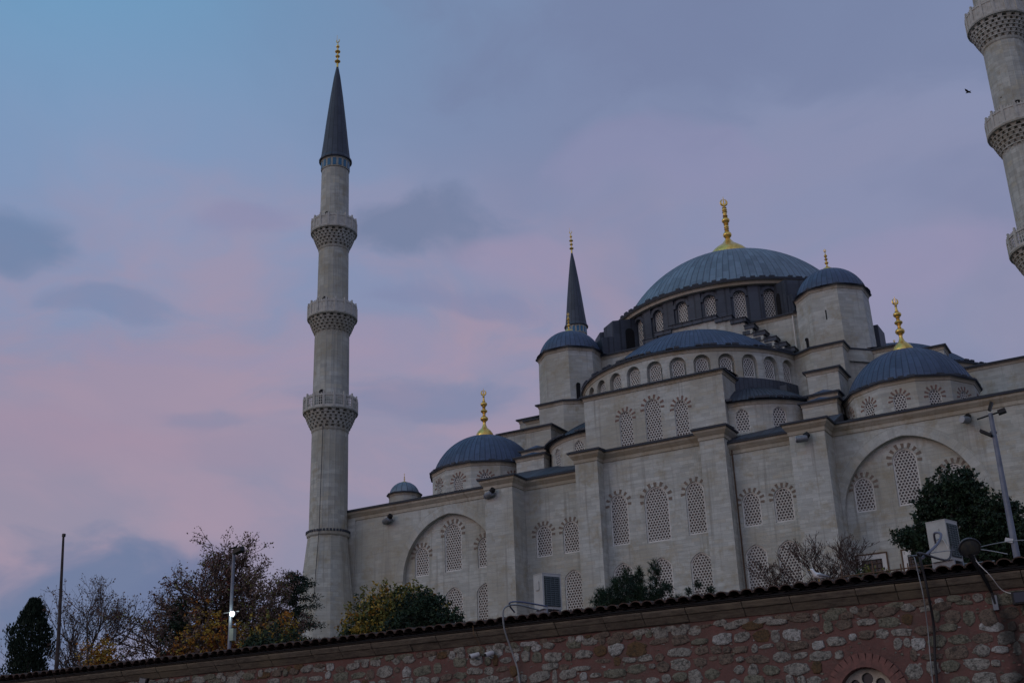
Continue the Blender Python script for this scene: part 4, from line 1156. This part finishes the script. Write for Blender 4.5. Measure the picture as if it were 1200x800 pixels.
m_ = M(); m_.obox((.15, .36, -.66), (.035, 0, 0), (0, .03, 0), (0, 0, .10)); m_.build('bracket', MGREYM, lamp)
# black floodlight box at the right edge
fb = thing('floodlight', 'black box floodlight on the rubble wall cut off by the right edge', 'floodlight', (33.78, -97.16, -2.75))
m_ = M(); m_.box(-.20, .20, -.10, .06, -.085, .085); m_.build('housing', MBLACK, fb)
m_ = M(); m_.box(-.17, .17, -.112, -.101, -.065, .065); m_.build('glass', mat_base('flood_glass', (.02, .03, .05), .15), fb)
m_ = M(); m_.box(-.05, .05, .06, .15, -.03, .03); m_.build('bracket', MBLACK, fb)
# small floodlight low on the left
fb = thing('floodlight', 'small dark floodlight poking up at the bottom left of the rubble wall', 'floodlight', (17.32, -97.2, -2.56))
m_ = M(); m_.obox((0, 0, 0), (.10, 0, -.02), (0, .035, .0), (.02, 0, .075)); m_.build('housing', MBLACK, fb)
m_ = M(); m_.obox((0, -.040, 0), (.08, 0, -.016), (0, .004, 0), (.014, 0, .06)); m_.build('glass', mat_base('flood_glass_grey', (.10, .12, .14), .2), fb)
m_ = M(); m_.box(-.02, .02, .03, .2, -.10, -.04); m_.build('bracket', MBLACK, fb)
# two white security cameras
for (x, dx, lb) in ((24.93, -1, 'white security camera with a dark lens turned left, on the rubble wall'), (25.22, -.55, 'white security camera tilted down right of its twin, on the rubble wall')):
    cm = thing('security_camera', lb, 'camera', (x, -97.13, -2.73), 0, 'security cameras on the rubble wall')
    d = Vector((dx*.5, -.75, -.25)).normalized()
    m_ = M(); m_.tube([-d*.10, -d*.095, d*.07, d*.075], [.02, .038, .042, .038], 12); m_.build('housing', mat_base('white_plastic', (.55, .55, .57), .4), cm, smooth=50)
    m_ = M(); m_.tube([d*.074, d*.082], [.034, .030], 12); m_.build('lens', MBLACK, cm)
    m_ = M(); m_.tube([(0, 0, -.02), (.02, .06, -.05), (.02, .13, -.05)], .014, 6); m_.build('bracket', MGREYM, cm)

# ------------------------------------------------------------------ air conditioners and rails on the roof
def ac_unit(loc, rz, label, w=.62, d=.30, h=.78):
    t = thing('air_conditioner', label, 'air conditioner', loc, rz, 'air conditioner units behind the tiled eave')
    m_ = M(); m_.box(-w/2, w/2, -d/2, d/2, 0, h); m_.box(-w/2-.006, w/2+.006, -d/2-.006, d/2+.006, h, h+.015); m_.build('casing', MACW, t)
    m_ = M(); m_.box(-w/2+.04, w/2-.04, -d/2-.012, -d/2-.001, .06, h-.06, 0)
    for i in range(14): zz = .09+(h-.18)*i/13; m_.box(-w/2+.05, w/2-.05, -d/2-.022, -d/2-.012, zz-.008, zz+.008, 1)
    for i in range(4): xx = -w/2+.08+(w-.16)*i/3; m_.box(xx-.005, xx+.005, -d/2-.03, -d/2-.022, .07, h-.07, 1)
    m_.build('fan_grille', [mat_base('grille_shadow', (.035, .05, .055), .6), mat_base('grille_wire', (.11, .14, .15), .5, .4)], t)
    m_ = M(); m_.box(-w/2-.02, -w/2-.001, -.05, .08, h*.55, h*.80); m_.build('service_cover', MACW, t)
    m_ = M()
    for s in (-1, 1): m_.box(s*w*.35-.02, s*w*.35+.02, -d/2-.03, d/2+.03, -.35, 0)
    m_.build('foot', MGREYM, t); return t
ac_unit((23.20, -91.0, -1.08), R(62), 'grey air conditioner at left with its dark grille turned right, before a lattice window', .50, .36, .78)
a2 = ac_unit((31.82, -91.0, -1.10), R(72), 'tall beige air conditioner at right under the dark evergreen, narrow side showing', .46, .40, .76)
cable('hose', 'insulated grey hose curling from the right air conditioner', [(31.7, -91.25, -.75), (31.75, -91.5, -.62), (31.95, -92.0, -.75), (32.1, -93.5, -1.2), (32.36, -96.5, -1.93)], .022, mat_base('insulated_hose', (.12, .12, .16), .7))
cable('hose', 'short white hose looping on the side of the right air conditioner', [(31.62, -91.22, -.9), (31.7, -91.28, -.72), (31.85, -91.28, -.72), (31.95, -91.25, -1.05)], .010, MFRAME)
rl = thing('pipe_railing', 'rusty pipe railing behind the tiles in front of the framed windows', 'railing', (0, 0, 0))
for z in (-.62, -.80, -.98):
    m_ = M(); m_.tube([(29.0, -88, z), (31.3, -88, z+.02)], .014, 6); m_.build('rail', MRUST if z > -.7 else MGREYM, rl)
for x in (29.05, 29.75, 30.35, 30.5, 31.2):
    m_ = M(); m_.tube([(x, -88, -1.5), (x, -88, -.50 if x > 30 else -.35)], .016, 6); m_.build('post', MRUST, rl)
m_ = M(); m_.tube([(31.5, -88, -.66), (32.28, -88, -.68)], .012, 6); tag(m_.build('pipe', MGREYM), 'thin pale pipe lying level in front of the dark evergreen', 'pipe')

# ------------------------------------------------------------------ birds
def bird_body(col, wing, bill, L=.40):
    m_ = M(); m_.tube([(-.50*L, 0, -.02*L), (-.30*L, 0, .0), (-.05*L, 0, .02*L), (.18*L, 0, .09*L), (.26*L, 0, .25*L), (.31*L, 0, .34*L), (.38*L, 0, .35*L), (.42*L, 0, .34*L)], [.02*L, .08*L, .16*L, .14*L, .085*L, .085*L, .06*L, .02*L], 10)
    return m_
def perched(name, label, loc, rz, L, c1, c2, c3):
    t = thing(name, label, 'bird', loc, rz)
    m_ = bird_body(0, 0, 0, L); m_.build('body', c1, t, smooth=70)
    for s in (-1, 1):
        w_ = M(); w_.tube([(-.56*L, s*.03*L, -.03*L), (-.30*L, s*.11*L, .02*L), (0, s*.145*L, .06*L), (.14*L, s*.11*L, .07*L)], [.015*L, .05*L, .085*L, .03*L], 8); w_.build('wing', c2, t, smooth=70)
        q = M(); q.tube([(0, s*.05*L, -.10*L), (.02*L, s*.05*L, -.27*L)], .012*L, 5); q.build('leg', c3, t)
    b = M(); b.tube([(.40*L, 0, .345*L), (.52*L, 0, .32*L)], [.03*L, .006*L], 6); b.build('beak', c3, t); return t
MCROW = mat_base('crow_black', (.012, .012, .014), .6); MGULL = mat_base('gull_white', (.72, .72, .72), .7); MGULLW = mat_base('gull_grey', (.30, .31, .34), .7); MBEAK = mat_base('beak_yellow', (.45, .28, .05), .5)
perched('seagull', 'white seagull with grey wings sitting on the tile edge', (30.92, -97.0, -2.10), R(215), .30, MGULL, MGULLW, MBEAK)
def flying(label, loc, rz, span, grp='birds in flight'):
    t = thing('flying_bird', label, 'bird', loc, rz, grp); L = span*.45
    m_ = M(); m_.tube([(-.5*L, 0, 0), (-.2*L, 0, 0), (.2*L, 0, .02*L), (.42*L, 0, .03*L), (.55*L, 0, .02*L)], [.02*L, .10*L, .13*L, .08*L, .01*L], 8); m_.build('body', MCROW, t, smooth=70)
    for s in (-1, 1):
        w_ = M(); P = [(.22*L, s*.06*L, .03*L), (.30*L, s*.5*L, .22*L), (.05*L, s*1.1*L, .30*L), (-.12*L, s*.6*L, .19*L), (-.18*L, s*.06*L, .02*L)]
        Q = [(x, y, z-.03*L) for x, y, z in P]; n = 5
        w_.add(P+Q, [tuple(range(5)), tuple(range(5, 10))[::-1]]+[(i, (i+1) % 5, 5+(i+1) % 5, 5+i) for i in range(5)]); w_.build('wing', MCROW, t)
flying('dark bird flying left of the cut-off minaret', (29.95, -40, 38.14), R(160), .85)
flying('tiny distant bird just right of the larger flying one', (31.6, -36, 39.3), R(20), .28)

# ------------------------------------------------------------------ floodlights on the mosque
for (x, y, z, rz, lb) in ((-25.6, -27.0, 19.65, -30, 'grey floodlight on the left end of the facade beside the minaret'),
                          (-13.6, -29.1, 19.75, -30, 'grey floodlight on the left buttress front'),
                          (13.2, -29.1, 19.70, 25, 'grey floodlight on the right buttress front under the cornice'),
                          (24.2, -27.0, 19.60, 60, 'grey floodlight above the right-hand blind arch')):
    t = thing('facade_floodlight', lb, 'floodlight', (x, y, z), R(rz), 'floodlights fixed along the mosque facade')
    m_ = M(); m_.tube([(-.75, -.5, -.08), (-.70, -.5, -.08), (.05, -.38, .02), (.12, -.38, .03)], [.20, .27, .27, .18], 14); m_.build('housing', MGREYM, t, smooth=50)
    m_ = M(); m_.tube([(-.80, -.51, -.085), (-.77, -.51, -.085)], [.24, .25], 14); m_.build('lens', mat_base('lens_pale', (.35, .36, .38), .3), t)
    m_ = M(); m_.tube([(.0, -.36, .18), (.22, -.34, .36)], [.26, .22], 10); m_.build('ballast', MBLACK, t)
    m_ = M(); m_.box(-.08, .08, -.4, 0, -.06, .06); m_.build('bracket', MGREYM, t)

# ------------------------------------------------------------------ lamp posts
lp = thing('lamp_post', 'slim grey lamp post with a lit white lamp low on it, before the autumn trees', 'lamp post', (-3.45, -72, .3))
m_ = M(); m_.tube([(0, 0, 0), (0, 0, 3), (0, 0, 6.45)], [.09, .085, .07], 12); m_.build('pole', MPOLE, lp)
m_ = M(); m_.obox((.38, -.1, 6.42), (.24, 0, .06), (0, .16, 0), (-.02, 0, .10)); m_.box(-.25, .6, -.02, .02, 6.30, 6.35); m_.build('lamp_head', MBLACK, lp)
m_ = M(); m_.tube([(.22, -.2, 3.47), (.22, -.14, 3.47)], [.105, .105], 16); bulb = m_.build('lit_lamp', bpy.data.materials.new('lamp_glow'), lp)
mg = bulb.data.materials[0]; mg.use_nodes = True; bb = mg.node_tree.nodes['Principled BSDF']; bb.inputs['Base Color'].default_value = (.9, 1, .92, 1); bb.inputs['Emission Color'].default_value = (.85, 1, .90, 1); bb.inputs['Emission Strength'].default_value = 9
m_ = M(); m_.tube([(.22, -.13, 3.47), (.22, .06, 3.47)], [.15, .08], 14); m_.box(-.42, .5, -.03, .03, 3.56, 3.60); m_.build('lamp_housing', MGREYM, lp)
m_ = M(); m_.box(.10, .34, -.16, .05, 2.25, 2.80); m_.build('junction_box', noisy_mat('green_grey_box', (.22, .25, .22), (.16, .19, .17), 4, .6), lp)
pl_d = bpy.data.lights.new('lamp_light', 'POINT'); pl_ = bpy.data.objects.new('lamp_light', pl_d); COL.objects.link(pl_); pl_.parent = lp; pl_.location = (.22, -.45, 3.45)
pl_d.energy = 22; pl_d.color = (.85, 1, .90); pl_d.shadow_soft_size = .12
perched('crow', 'black crow perched on top of the slim lamp post', (-3.42, -72, 6.90), R(20), .42, MCROW, MCROW, MCROW)
lp2 = thing('lamp_post', 'thick blue-grey lamp post at the right in front of the dark evergreen', 'lamp post', (32.07, -82, -1.2))
m_ = M(); m_.tube([(0, 0, 0), (0, 0, 2), (0.02, 0, 5.40)], [.095, .085, .058], 14); m_.build('pole', MPOLE, lp2)
m_ = M(); m_.tube([(-.34, 0, 5.30), (.42, .0, 5.42)], .022, 6); m_.build('crossbar', MBLACK, lp2)
for (c, ax_, ay_, az_) in (((.32, -.06, 5.38), (.10, 0, .02), (0, .09, 0), (-.01, 0, .055)), ((-.17, -.08, 4.86), (.13, 0, -.09), (0, .10, 0), (.02, 0, .03)), ((.06, -.02, 5.58), (.05, 0, .11), (0, .08, 0), (-.03, 0, .015))):
    m_ = M(); m_.obox(c, ax_, ay_, az_); m_.build('floodlight_head', MBLACK, lp2)
m_ = M(); m_.tube([(-.08, 0, 4.9), (.10, 0, 4.86)], .03, 6); m_.build('bracket', MGREYM, lp2)
m_ = M(); m_.obox((-.10, -.05, 1.98), (.09, 0, -.03), (0, .08, 0), (.02, 0, .05)); m_.build('camera', mat_base('white_housing', (.5, .5, .52), .5), lp2)
ms = thing('mast', 'bare dark wooden mast rising between cypress and leafless tree', 'mast', (-17.35, -70, .2))
m_ = M(); m_.tube([(.15, 0, 0), (.0, 0, 4), (-.42, 0, 9.55)], [.12, .10, .06], 10); m_.build('pole', noisy_mat('dark_timber', (.035, .025, .025), (.06, .045, .04), 3), ms)
m_ = M(); m_.box(-.47, -.33, -.07, .07, 9.55, 9.72); m_.build('cap', MBLACK, ms)

# ------------------------------------------------------------------ TREES
def leaf_mat(name, a, b):
    m_ = mat_base(name, a, .7, 0, .2); t = NT(m_); gp = t.N.new('ShaderNodeNewGeometry').outputs['Position']
    n = t.tex('ShaderNodeTexNoise', gp, Scale=2.2, Detail=3.0)
    wn = t.N.new('ShaderNodeTexWhiteNoise'); wn.noise_dimensions = '3D'
    sn = t.N.new('ShaderNodeVectorMath'); sn.operation = 'SNAP'; t.L.new(gp, sn.inputs[0]); sn.inputs[1].default_value = (.15, .15, .15); t.L.new(sn.outputs[0], wn.inputs['Vector'])
    c_ = t.mix(t.mr(n.outputs[0], .38, .64), a, b); c_ = t.mix(t.math('MULTIPLY', wn.outputs[0], .5), c_, tuple(x*.45 for x in a)); t.col(c_); return m_
LBR = leaf_mat('brown_leaves', (.19, .12, .095), (.125, .088, .072)); LOR = leaf_mat('orange_leaves', (.42, .17, .025), (.30, .14, .025))
LYE = leaf_mat('yellow_leaves', (.44, .29, .045), (.30, .21, .045)); LRE = leaf_mat('red_leaves', (.17, .035, .020), (.12, .04, .02))
LOL = leaf_mat('olive_leaves', (.19, .185, .05), (.12, .13, .04)); LGR = leaf_mat('dark_green_leaves', (.022, .045, .022), (.032, .055, .028))
LPI = leaf_mat('pine_needles', (.026, .046, .030), (.016, .030, .020)); LCY = leaf_mat('cypress_green', (.010, .022, .014), (.016, .030, .018))
MBARK = noisy_mat('grey_brown_bark', (.10, .082, .075), (.07, .055, .05), 5); MBARKR = noisy_mat('reddish_bark', (.075, .042, .034), (.045, .03, .026), 5)
def rv(rnd): 
    while True:
        v = Vector((rnd.uniform(-1, 1), rnd.uniform(-1, 1), rnd.uniform(-1, 1)))
        if .05 < v.length < 1: return v.normalized()
def leaf(m_, p, size, rnd, mat):
    a = rv(rnd); b = a.orthogonal().normalized(); c = a.cross(b); k = rnd.uniform(0, PI)
    u = b*math.cos(k)+c*math.sin(k); v = a.cross(u); s = size*rnd.uniform(.6, 1.25)
    m_.add([p-u*s*.5, p+v*s*.28, p+u*s*.6, p-v*s*.28], [(0, 1, 2, 3)], mat)
def grow_tree(rnd, base, height, spread, levels=4, kids=(5, 4, 4, 4), r0=.16, up=.25, lean=(0, 0), first=.25, wig=.18):
    segs = []; tips = []
    def br(p, d, L, r, lev):
        n = 5; pts = [p]; q = p.copy(); dd = d.copy()
        for i in range(n):
            dd = (dd+rv(rnd)*wig+Vector((0, 0, up*.12))).normalized(); q = q+dd*(L/n); pts.append(q.copy())
        segs.append((pts, [max(.007, r*(1-.55*i/n)) for i in range(n+1)], lev))
        if lev >= levels-1: tips.append((pts[2:], dd)); return
        kk = kids[lev]
        for k in range(kk):
            t = first+(1-first)*(k+rnd.random())/kk if lev == 0 else .25+.75*(k+rnd.random())/kk
            i = min(n-1, int(t*n)); P = pts[i].lerp(pts[i+1], t*n-i)
            side = rv(rnd); side = (side-dd*side.dot(dd)).normalized()
            ang = rnd.uniform(.45, .95)
            nd = (dd*math.cos(ang)+side*math.sin(ang)*spread+Vector((0, 0, up))).normalized()
            br(P, nd, L*rnd.uniform(.48, .72)*(1.0 if lev else .9), r*.52, lev+1)
        br(pts[-1], dd, L*.55, r*.42, lev+1)
    br(Vector(base), Vector((lean[0], lean[1], 1)).normalized(), height*.50, r0, 0)
    return segs, tips
def tree(name, label, cat, base, height, spread=1.0, seed=1, leaves=6, lsize=.13, lmats=(LBR,), weights=None, bark=MBARK, levels=4, kids=(6, 5, 4, 4), r0=.14, up=.25, group=None, first=.25, cluster=.18, lean=(0, 0), wig=.18, fit=None):
    rnd = random.Random(seed); segs, tips = grow_tree(rnd, (0, 0, 0), height, spread, levels, kids, r0, up, lean, first, wig)
    zmax = max(p.z for s_ in segs for p in s_[0]); sc = height/zmax
    xs = sorted(p.x for s_ in segs for p in s_[0]); 
    sx = 1.0
    if fit:     # real crown width wanted
        wdt = xs[int(len(xs)*.985)]-xs[int(len(xs)*.015)]; sx = fit/(wdt*sc)
    mx = sum(p.x for s_ in segs for p in s_[0])/sum(p.z for s_ in segs for p in s_[0]); my = sum(p.y for s_ in segs for p in s_[0])/sum(p.z for s_ in segs for p in s_[0])
    def T(p): return Vector(((p.x-mx*p.z)*sc*sx, (p.y-my*p.z)*sc*sx, p.z*sc))
    t = thing(name, label, cat, base, 0, group)
    tr = M()
    for pts, rad, lev in segs: tr.tube([T(p) for p in pts], [max(.006, r*(1 if lev < 2 else 1)) for r in rad], 7 if lev == 0 else (5 if lev == 1 else 3), cap=False)
    tr.build('trunk', bark, t)
    if leaves:
        cr = M()
        for pts, d in tips:
            for i in range(leaves):
                p = T(rnd.choice(pts))+rv(rnd)*rnd.uniform(0, cluster); 
                mi_ = rnd.choices(range(len(lmats)), weights)[0] if weights else rnd.randrange(len(lmats)); leaf(cr, p, lsize, rnd, mi_)
        cr.build('crown', list(lmats), t)
    return t
def clump_tree(name, label, cat, base, blobs, n_clump, per, lsize, lmats, seed, bark=MBARK, group=None, cs=.22, trunk_r=.12, shell=.6, needle=False, weights=None):
    # blobs: (x,y,z,rx,ry,rz) relative to the base; clumps of leaves spread through each, on twigs from the stem
    rnd = random.Random(seed); t = thing(name, label, cat, base, 0, group); cr = M(); tr = M()
    top = max(b[2] for b in blobs); tr.tube([(0, 0, 0), (0.05, 0, top*.5), (0, 0, top)], [trunk_r, trunk_r*.7, trunk_r*.25], 8)
    vol = [b[3]*b[4]*b[5] for b in blobs]; 
    for b, v in zip(blobs, vol):
        c = Vector(b[:3]); k = max(6, int(n_clump*v**.75/sum(x**.75 for x in vol)))
        tr.tube([(0, 0, max(.2, c.z-b[5]*.9)), tuple(c*.6+Vector((0, 0, c.z*.4-b[5]*.2))), tuple(c)], [trunk_r*.5, trunk_r*.35, trunk_r*.15], 5)
        for i in range(k):
            d = rv(rnd); rr = rnd.uniform(shell, 1.08)**.8; p = c+Vector((d.x*b[3], d.y*b[4], d.z*b[5]))*rr
            if rnd.random() < .35: tr.tube([tuple(c), tuple(c.lerp(p, .5)+rv(rnd)*.06), tuple(p)], [.02, .013, .006], 3, cap=False)
            mi_ = rnd.choices(range(len(lmats)), weights)[0] if weights else rnd.randrange(len(lmats))
            for j in range(per):
                q = p+rv(rnd)*rnd.uniform(0, cs)
                if needle:
                    dd = (q-p); dd = dd.normalized() if dd.length > 1e-4 else rv(rnd); o_ = dd.orthogonal().normalized()*.010; e = p+dd*lsize*rnd.uniform(.7, 1.3)
                    cr.add([p-o_, p+o_, e+o_*.4, e-o_*.4], [(0, 1, 2, 3)], mi_)
                else: leaf(cr, q, lsize, rnd, mi_)
    tr.build('trunk', bark, t); cr.build('crown', list(lmats), t); return t
# cypress
rnd = random.Random(3); cyp = thing('cypress', 'narrow almost black cypress at the far left edge', 'tree', (-29.35, -62, .2)); cr = M(); tr = M(); tr.tube([(0, 0, 0), (0, 0, 4), (0, 0, 8)], [.15, .1, .03], 8); tr.build('trunk', MBARK, cyp)
for i in range(17000):
    z = rnd.uniform(.5, 8.45); f = z/8.45; w = 1.32*min(1, (1-f)*3.6+.12)**.8*(1+.07*math.sin(z*5.1)+.08*math.sin(z*2.3+1)); a = rnd.uniform(0, 2*PI)
    lob = 1+.16*math.sin(3*a+z*2.2)+.10*math.sin(7*a-z*5)
    r = w*lob*rnd.uniform(.40, 1.05); p = Vector((r*math.cos(a)-.12*(1-f), r*math.sin(a), z)); s = rnd.uniform(.08, .20); u = Vector((math.cos(a)*.3+rnd.uniform(-.3, .3), math.sin(a)*.3+rnd.uniform(-.3, .3), 1)).normalized(); v = u.cross(rv(rnd)).normalized()
    cr.add([p-u*s*.5, p+v*s*.3, p+u*s*.8, p-v*s*.3], [(0, 1, 2, 3)])
cr.build('crown', LCY, cyp)
tree('bare_tree', 'nearly leafless grey tree with fine upward branches beside the mast', 'tree', (-26.2, -60, .4), 9.9, 1.0, 5, 2, .15, (LBR,), levels=5, kids=(9, 5, 4, 4), r0=.16, up=.42, first=.10, fit=6.2)
tree('bare_tree', 'small leafless sapling low beside the mast and the cypress', 'tree', (-31.6, -60, .4), 6.2, 1.0, 15, 2, .14, (LBR,), levels=4, kids=(6, 4, 4, 3), r0=.10, up=.38, first=.12, fit=3.0)
tree('autumn_tree', 'largest autumn tree with thin brown foliage behind the slim lamp post', 'tree', (-17.3, -58, .4), 11.9, 1.25, 21, 8, .17, (LBR, LRE, LOL), (9, 1, 1.2), levels=5, kids=(9, 6, 5, 4), r0=.30, up=.20, first=.10, cluster=.34, fit=9.5, bark=MBARKR)
tree('autumn_tree', 'smaller thin brown tree left of the largest autumn tree', 'tree', (-22.3, -57, .4), 8.6, 1.1, 25, 11, .16, (LBR, LOL), (5, 1), levels=5, kids=(6, 4, 4, 3), r0=.18, up=.28, first=.12, cluster=.30, fit=6.0, bark=MBARKR)
tree('autumn_tree', 'thin brown tree between the largest autumn tree and the minaret', 'tree', (-13.6, -58, .4), 8.8, 1.1, 29, 13, .16, (LBR, LOL), (5, 1), levels=5, kids=(6, 4, 4, 3), r0=.18, up=.25, first=.12, cluster=.30, fit=4.4, bark=MBARKR)
clump_tree('evergreen', 'dark green conical tree half hidden inside the brown autumn tree', 'tree', (-17.0, -61.5, .4), [(0, 0, 3.6, 1.0, 1.0, 2.2), (0, 0, 5.6, .5, .5, 1.4)], 420, 10, .16, (LGR, LCY), 44, shell=.4)
# autumn shrubs in front
for i, (x, y, h, w, mats_, wt, lb) in enumerate((
    (-12.9, -64, 6.1, 3.2, (LOR, LYE, LBR), (4, 4, 3), 'tall yellow-orange autumn shrub left of the slim lamp post'),
    (-14.6, -64, 4.4, 2.4, (LBR, LOR, LRE), (4, 2, 3), 'reddish brown shrub at the left foot of the autumn trees'),
    (-11.2, -63.5, 5.0, 2.6, (LRE, LOR, LYE), (2, 3, 2), 'red and orange shrub just left of the slim lamp post'),
    (-8.9, -63.5, 5.2, 2.8, (LYE, LOL, LBR), (3, 3, 3), 'olive yellow shrub just right of the slim lamp post'),
    (-7.0, -64, 5.0, 2.2, (LYE, LOR, LBR), (4, 3, 2), 'bright yellow shrub between the slim lamp post and the minaret'),
    (-21.5, -63, 4.9, 1.8, (LYE, LOR), (3, 3), 'small yellow shrub low between the bare tree and the autumn trees'))):
    h += .45
    clump_tree('autumn_shrub', lb, 'shrub', (x, y, .3), [(0, 0, h*.5, w*.5, w*.45, h*.44), (w*.22, 0, h*.35, w*.42, w*.4, h*.32), (-w*.25, 0, h*.33, w*.4, w*.4, h*.30)], 850, 9, .17, mats_, 60+i, group='autumn shrubs under the trees', cs=.28, shell=.25, weights=wt)
tree('autumn_shrub', 'sprig of bright yellow leaves above the tile edge beside the bare tree', 'shrub', (-23.0, -62, .3), 5.2, .9, 77, 6, .16, (LYE, LOR), levels=4, kids=(5, 4, 4, 3), r0=.08, up=.45, fit=2.2, group='autumn shrubs under the trees')
# deodar cedar before the minaret foot: level sprays
rnd = random.Random(8); dd_ = thing('cedar', 'dark cedar with level drooping branches in front of the minaret foot', 'tree', (-17.75, -50, .4)); tr = M(); cr = M()
tr.tube([(0, 0, 0), (0, 0, 6), (.15, 0, 10.3)], [.2, .12, .03], 8)
for i in range(34):
    z = 3.6+6.5*(i/33)**.95; a = i*2.4; L = (2.0+1.7*math.sin(PI*min(1, (10.6-z)/6)))*(.25+.75*(10.7-z)/7)*rnd.uniform(.75, 1.15); L = max(.35, L)
    d = Vector((math.cos(a), math.sin(a), rnd.uniform(-.05, .40))); pts = [Vector((0, 0, z))+d*L*k/5+Vector((0, 0, -.16*L*(k/5)**2+.10*L*(k/5)**4)) for k in range(6)]
    tr.tube(pts, [.05, .04, .03, .022, .015, .008], 4, cap=False)
    for k in range(1, 6):
        for j in range(90):
            p = pts[k-1].lerp(pts[k], rnd.random()); q = Vector((rnd.gauss(0, .19), rnd.gauss(0, .19), rnd.gauss(-.05, .12))); s = rnd.uniform(.08, .20); u = (q+Vector((0, 0, .02))).normalized(); v = u.cross(rv(rnd)).normalized()
            p = p+q; cr.add([p-u*s*.5, p+v*s*.22, p+u*s*.6, p-v*s*.22], [(0, 1, 2, 3)])
tr.build('trunk', MBARK, dd_); cr.build('crown', LPI, dd_)
clump_tree('shrub', 'dark green shrub with a touch of yellow at the minaret foot', 'shrub', (-5.6, -66, .2), [(0, 0, 2.3, 1.6, 1.2, 1.7), (-1.4, 0, 2.3, 1.1, 1.0, 1.45), (1.1, 0, 2.0, .9, .9, 1.4)], 900, 9, .17, (LGR, LPI, LOL), 71, cs=.25, shell=.3, weights=(4, 3, 1))
clump_tree('autumn_tree', 'bushy olive and yellow tree in front of the left blind arch', 'tree', (-3.0, -60, .3), [(-.3, 0, 4.6, 2.2, 1.8, 1.9), (-2.0, 0, 3.6, 1.3, 1.2, 1.3), (1.6, 0, 4.9, 1.5, 1.4, 1.5), (.4, 0, 3.0, 2.6, 1.8, 1.6), (3.0, 0, 4.2, 1.0, 1.0, 1.2)], 2300, 10, .17, (LOL, LYE, LGR, LOR), 31, cs=.26, shell=.30, weights=(7, 4, 3, .8))
clump_tree('evergreen', 'dark green bushy tree overlapping the right side of the olive yellow tree', 'tree', (3.3, -66, .2), [(0, 0, 3.3, 1.55, 1.3, 1.35), (-1.2, 0, 2.5, 1.2, 1.1, 1.2), (1.5, 0, 2.5, 1.0, 1.0, 1.15), (2.3, 0, 1.8, .8, .8, 1.0), (.6, 0, 1.6, 2.2, 1.4, 1.0)], 2200, 11, .16, (LPI, LGR), 32, cs=.20, shell=.3)
# pines near the middle
clump_tree('pine', 'dark bushy pine just right of the left air conditioner', 'tree', (15.9, -70, .1), [(0, 0, 2.75, .78, .7, .95), (-1.0, 0, 2.25, .62, .5, .78), (.75, 0, 2.35, .5, .5, .65), (0, 0, 1.5, 1.6, .9, .8), (.62, 0, 3.15, .20, .2, .55), (-1.15, 0, 2.65, .28, .28, .35)], 620, 32, .20, (LPI, LGR), 33, cs=.16, shell=.35, needle=True, trunk_r=.07)
clump_tree('pine', 'open pine top with separate tufts right of the bushy pine', 'tree', (17.35, -70, .1), [(-.22, 0, 3.45, .26, .26, .40), (.05, 0, 2.7, .42, .35, .32), (-.35, 0, 2.3, .38, .3, .30), (.55, 0, 2.1, .42, .35, .28), (.9, 0, 1.9, .45, .3, .30), (.1, 0, 1.6, .9, .6, .45)], 200, 32, .19, (LPI, LGR), 34, cs=.15, shell=.3, needle=True, trunk_r=.05)
clump_tree('pine', 'few pine tufts showing over the tiles in front of a low lattice window', 'tree', (20.8, -75, 0), [(-.35, 0, 1.72, .16, .15, .13), (0, 0, 1.9, .14, .13, .12), (.45, 0, 1.65, .18, .15, .14), (0, 0, 1.3, .7, .4, .25)], 40, 28, .14, (LPI, LGR), 35, cs=.10, shell=.2, needle=True, trunk_r=.03)
# bare shrub
for i, (x, h, w, lb) in enumerate(((23.6, 2.35, 1.5, 'leafless brown shrub left of the seagull before a lattice window'), (24.9, 3.15, 2.0, 'tallest leafless brown shrub just behind the seagull'), (26.0, 2.9, 1.6, 'leafless brown shrub right of the seagull'))):
    tree('bare_shrub', lb, 'shrub', (x, -75, 0), h, 1.0, 90+i, 1, .05, (LBR,), levels=5, kids=(7, 4, 4, 3), r0=.035, up=.45, first=.05, fit=w, group='leafless shrubs behind the tile edge', cluster=.05, bark=MBARKR)
clump_tree('shrub', 'low bright green tuft over the tiles right of the seagull', 'shrub', (27.3, -78, -.2), [(0, 0, 1.25, .35, .3, .28), (.5, 0, 1.15, .35, .3, .22)], 60, 8, .09, (LOL, LGR), 72, cs=.12, shell=.2)
# the big dark evergreen at the right
clump_tree('evergreen', 'large dark evergreen in front of the right end of the facade', 'tree', (28.15, -62, .2), [(-.4, 0, 6.2, 1.25, 1.2, 1.45), (-1.35, 0, 5.9, .75, .8, 1.1), (.35, 0, 6.5, .62, .7, .95), (1.05, 0, 5.2, 1.15, 1.2, 1.2), (-1.6, 0, 4.7, 1.1, 1.0, .85), (-2.55, 0, 4.95, .62, .6, .45), (-1.9, 0, 4.5, .55, .6, .45), (-.4, 0, 4.2, 1.9, 1.4, 1.3), (1.4, 0, 4.0, 1.3, 1.2, 1.2), (1.9, 0, 4.6, 1.0, .9, 1.1), (-.2, 0, 2.8, 2.2, 1.5, 1.2)], 4600, 11, .15, (LPI, LGR), 36, cs=.18, shell=.3, trunk_r=.16)
clump_tree('autumn_tree', 'sprigs of olive yellow leaves at the right edge beside the lamp post', 'tree', (30.9, -55, .2), [(-.15, 0, 7.6, .75, .6, .85), (-.2, 0, 5.6, .8, .7, 1.0), (.6, 0, 6.6, 1.0, .8, 1.6)], 190, 6, .14, (LOL, LYE), 37, cs=.22, shell=.2, trunk_r=.07)
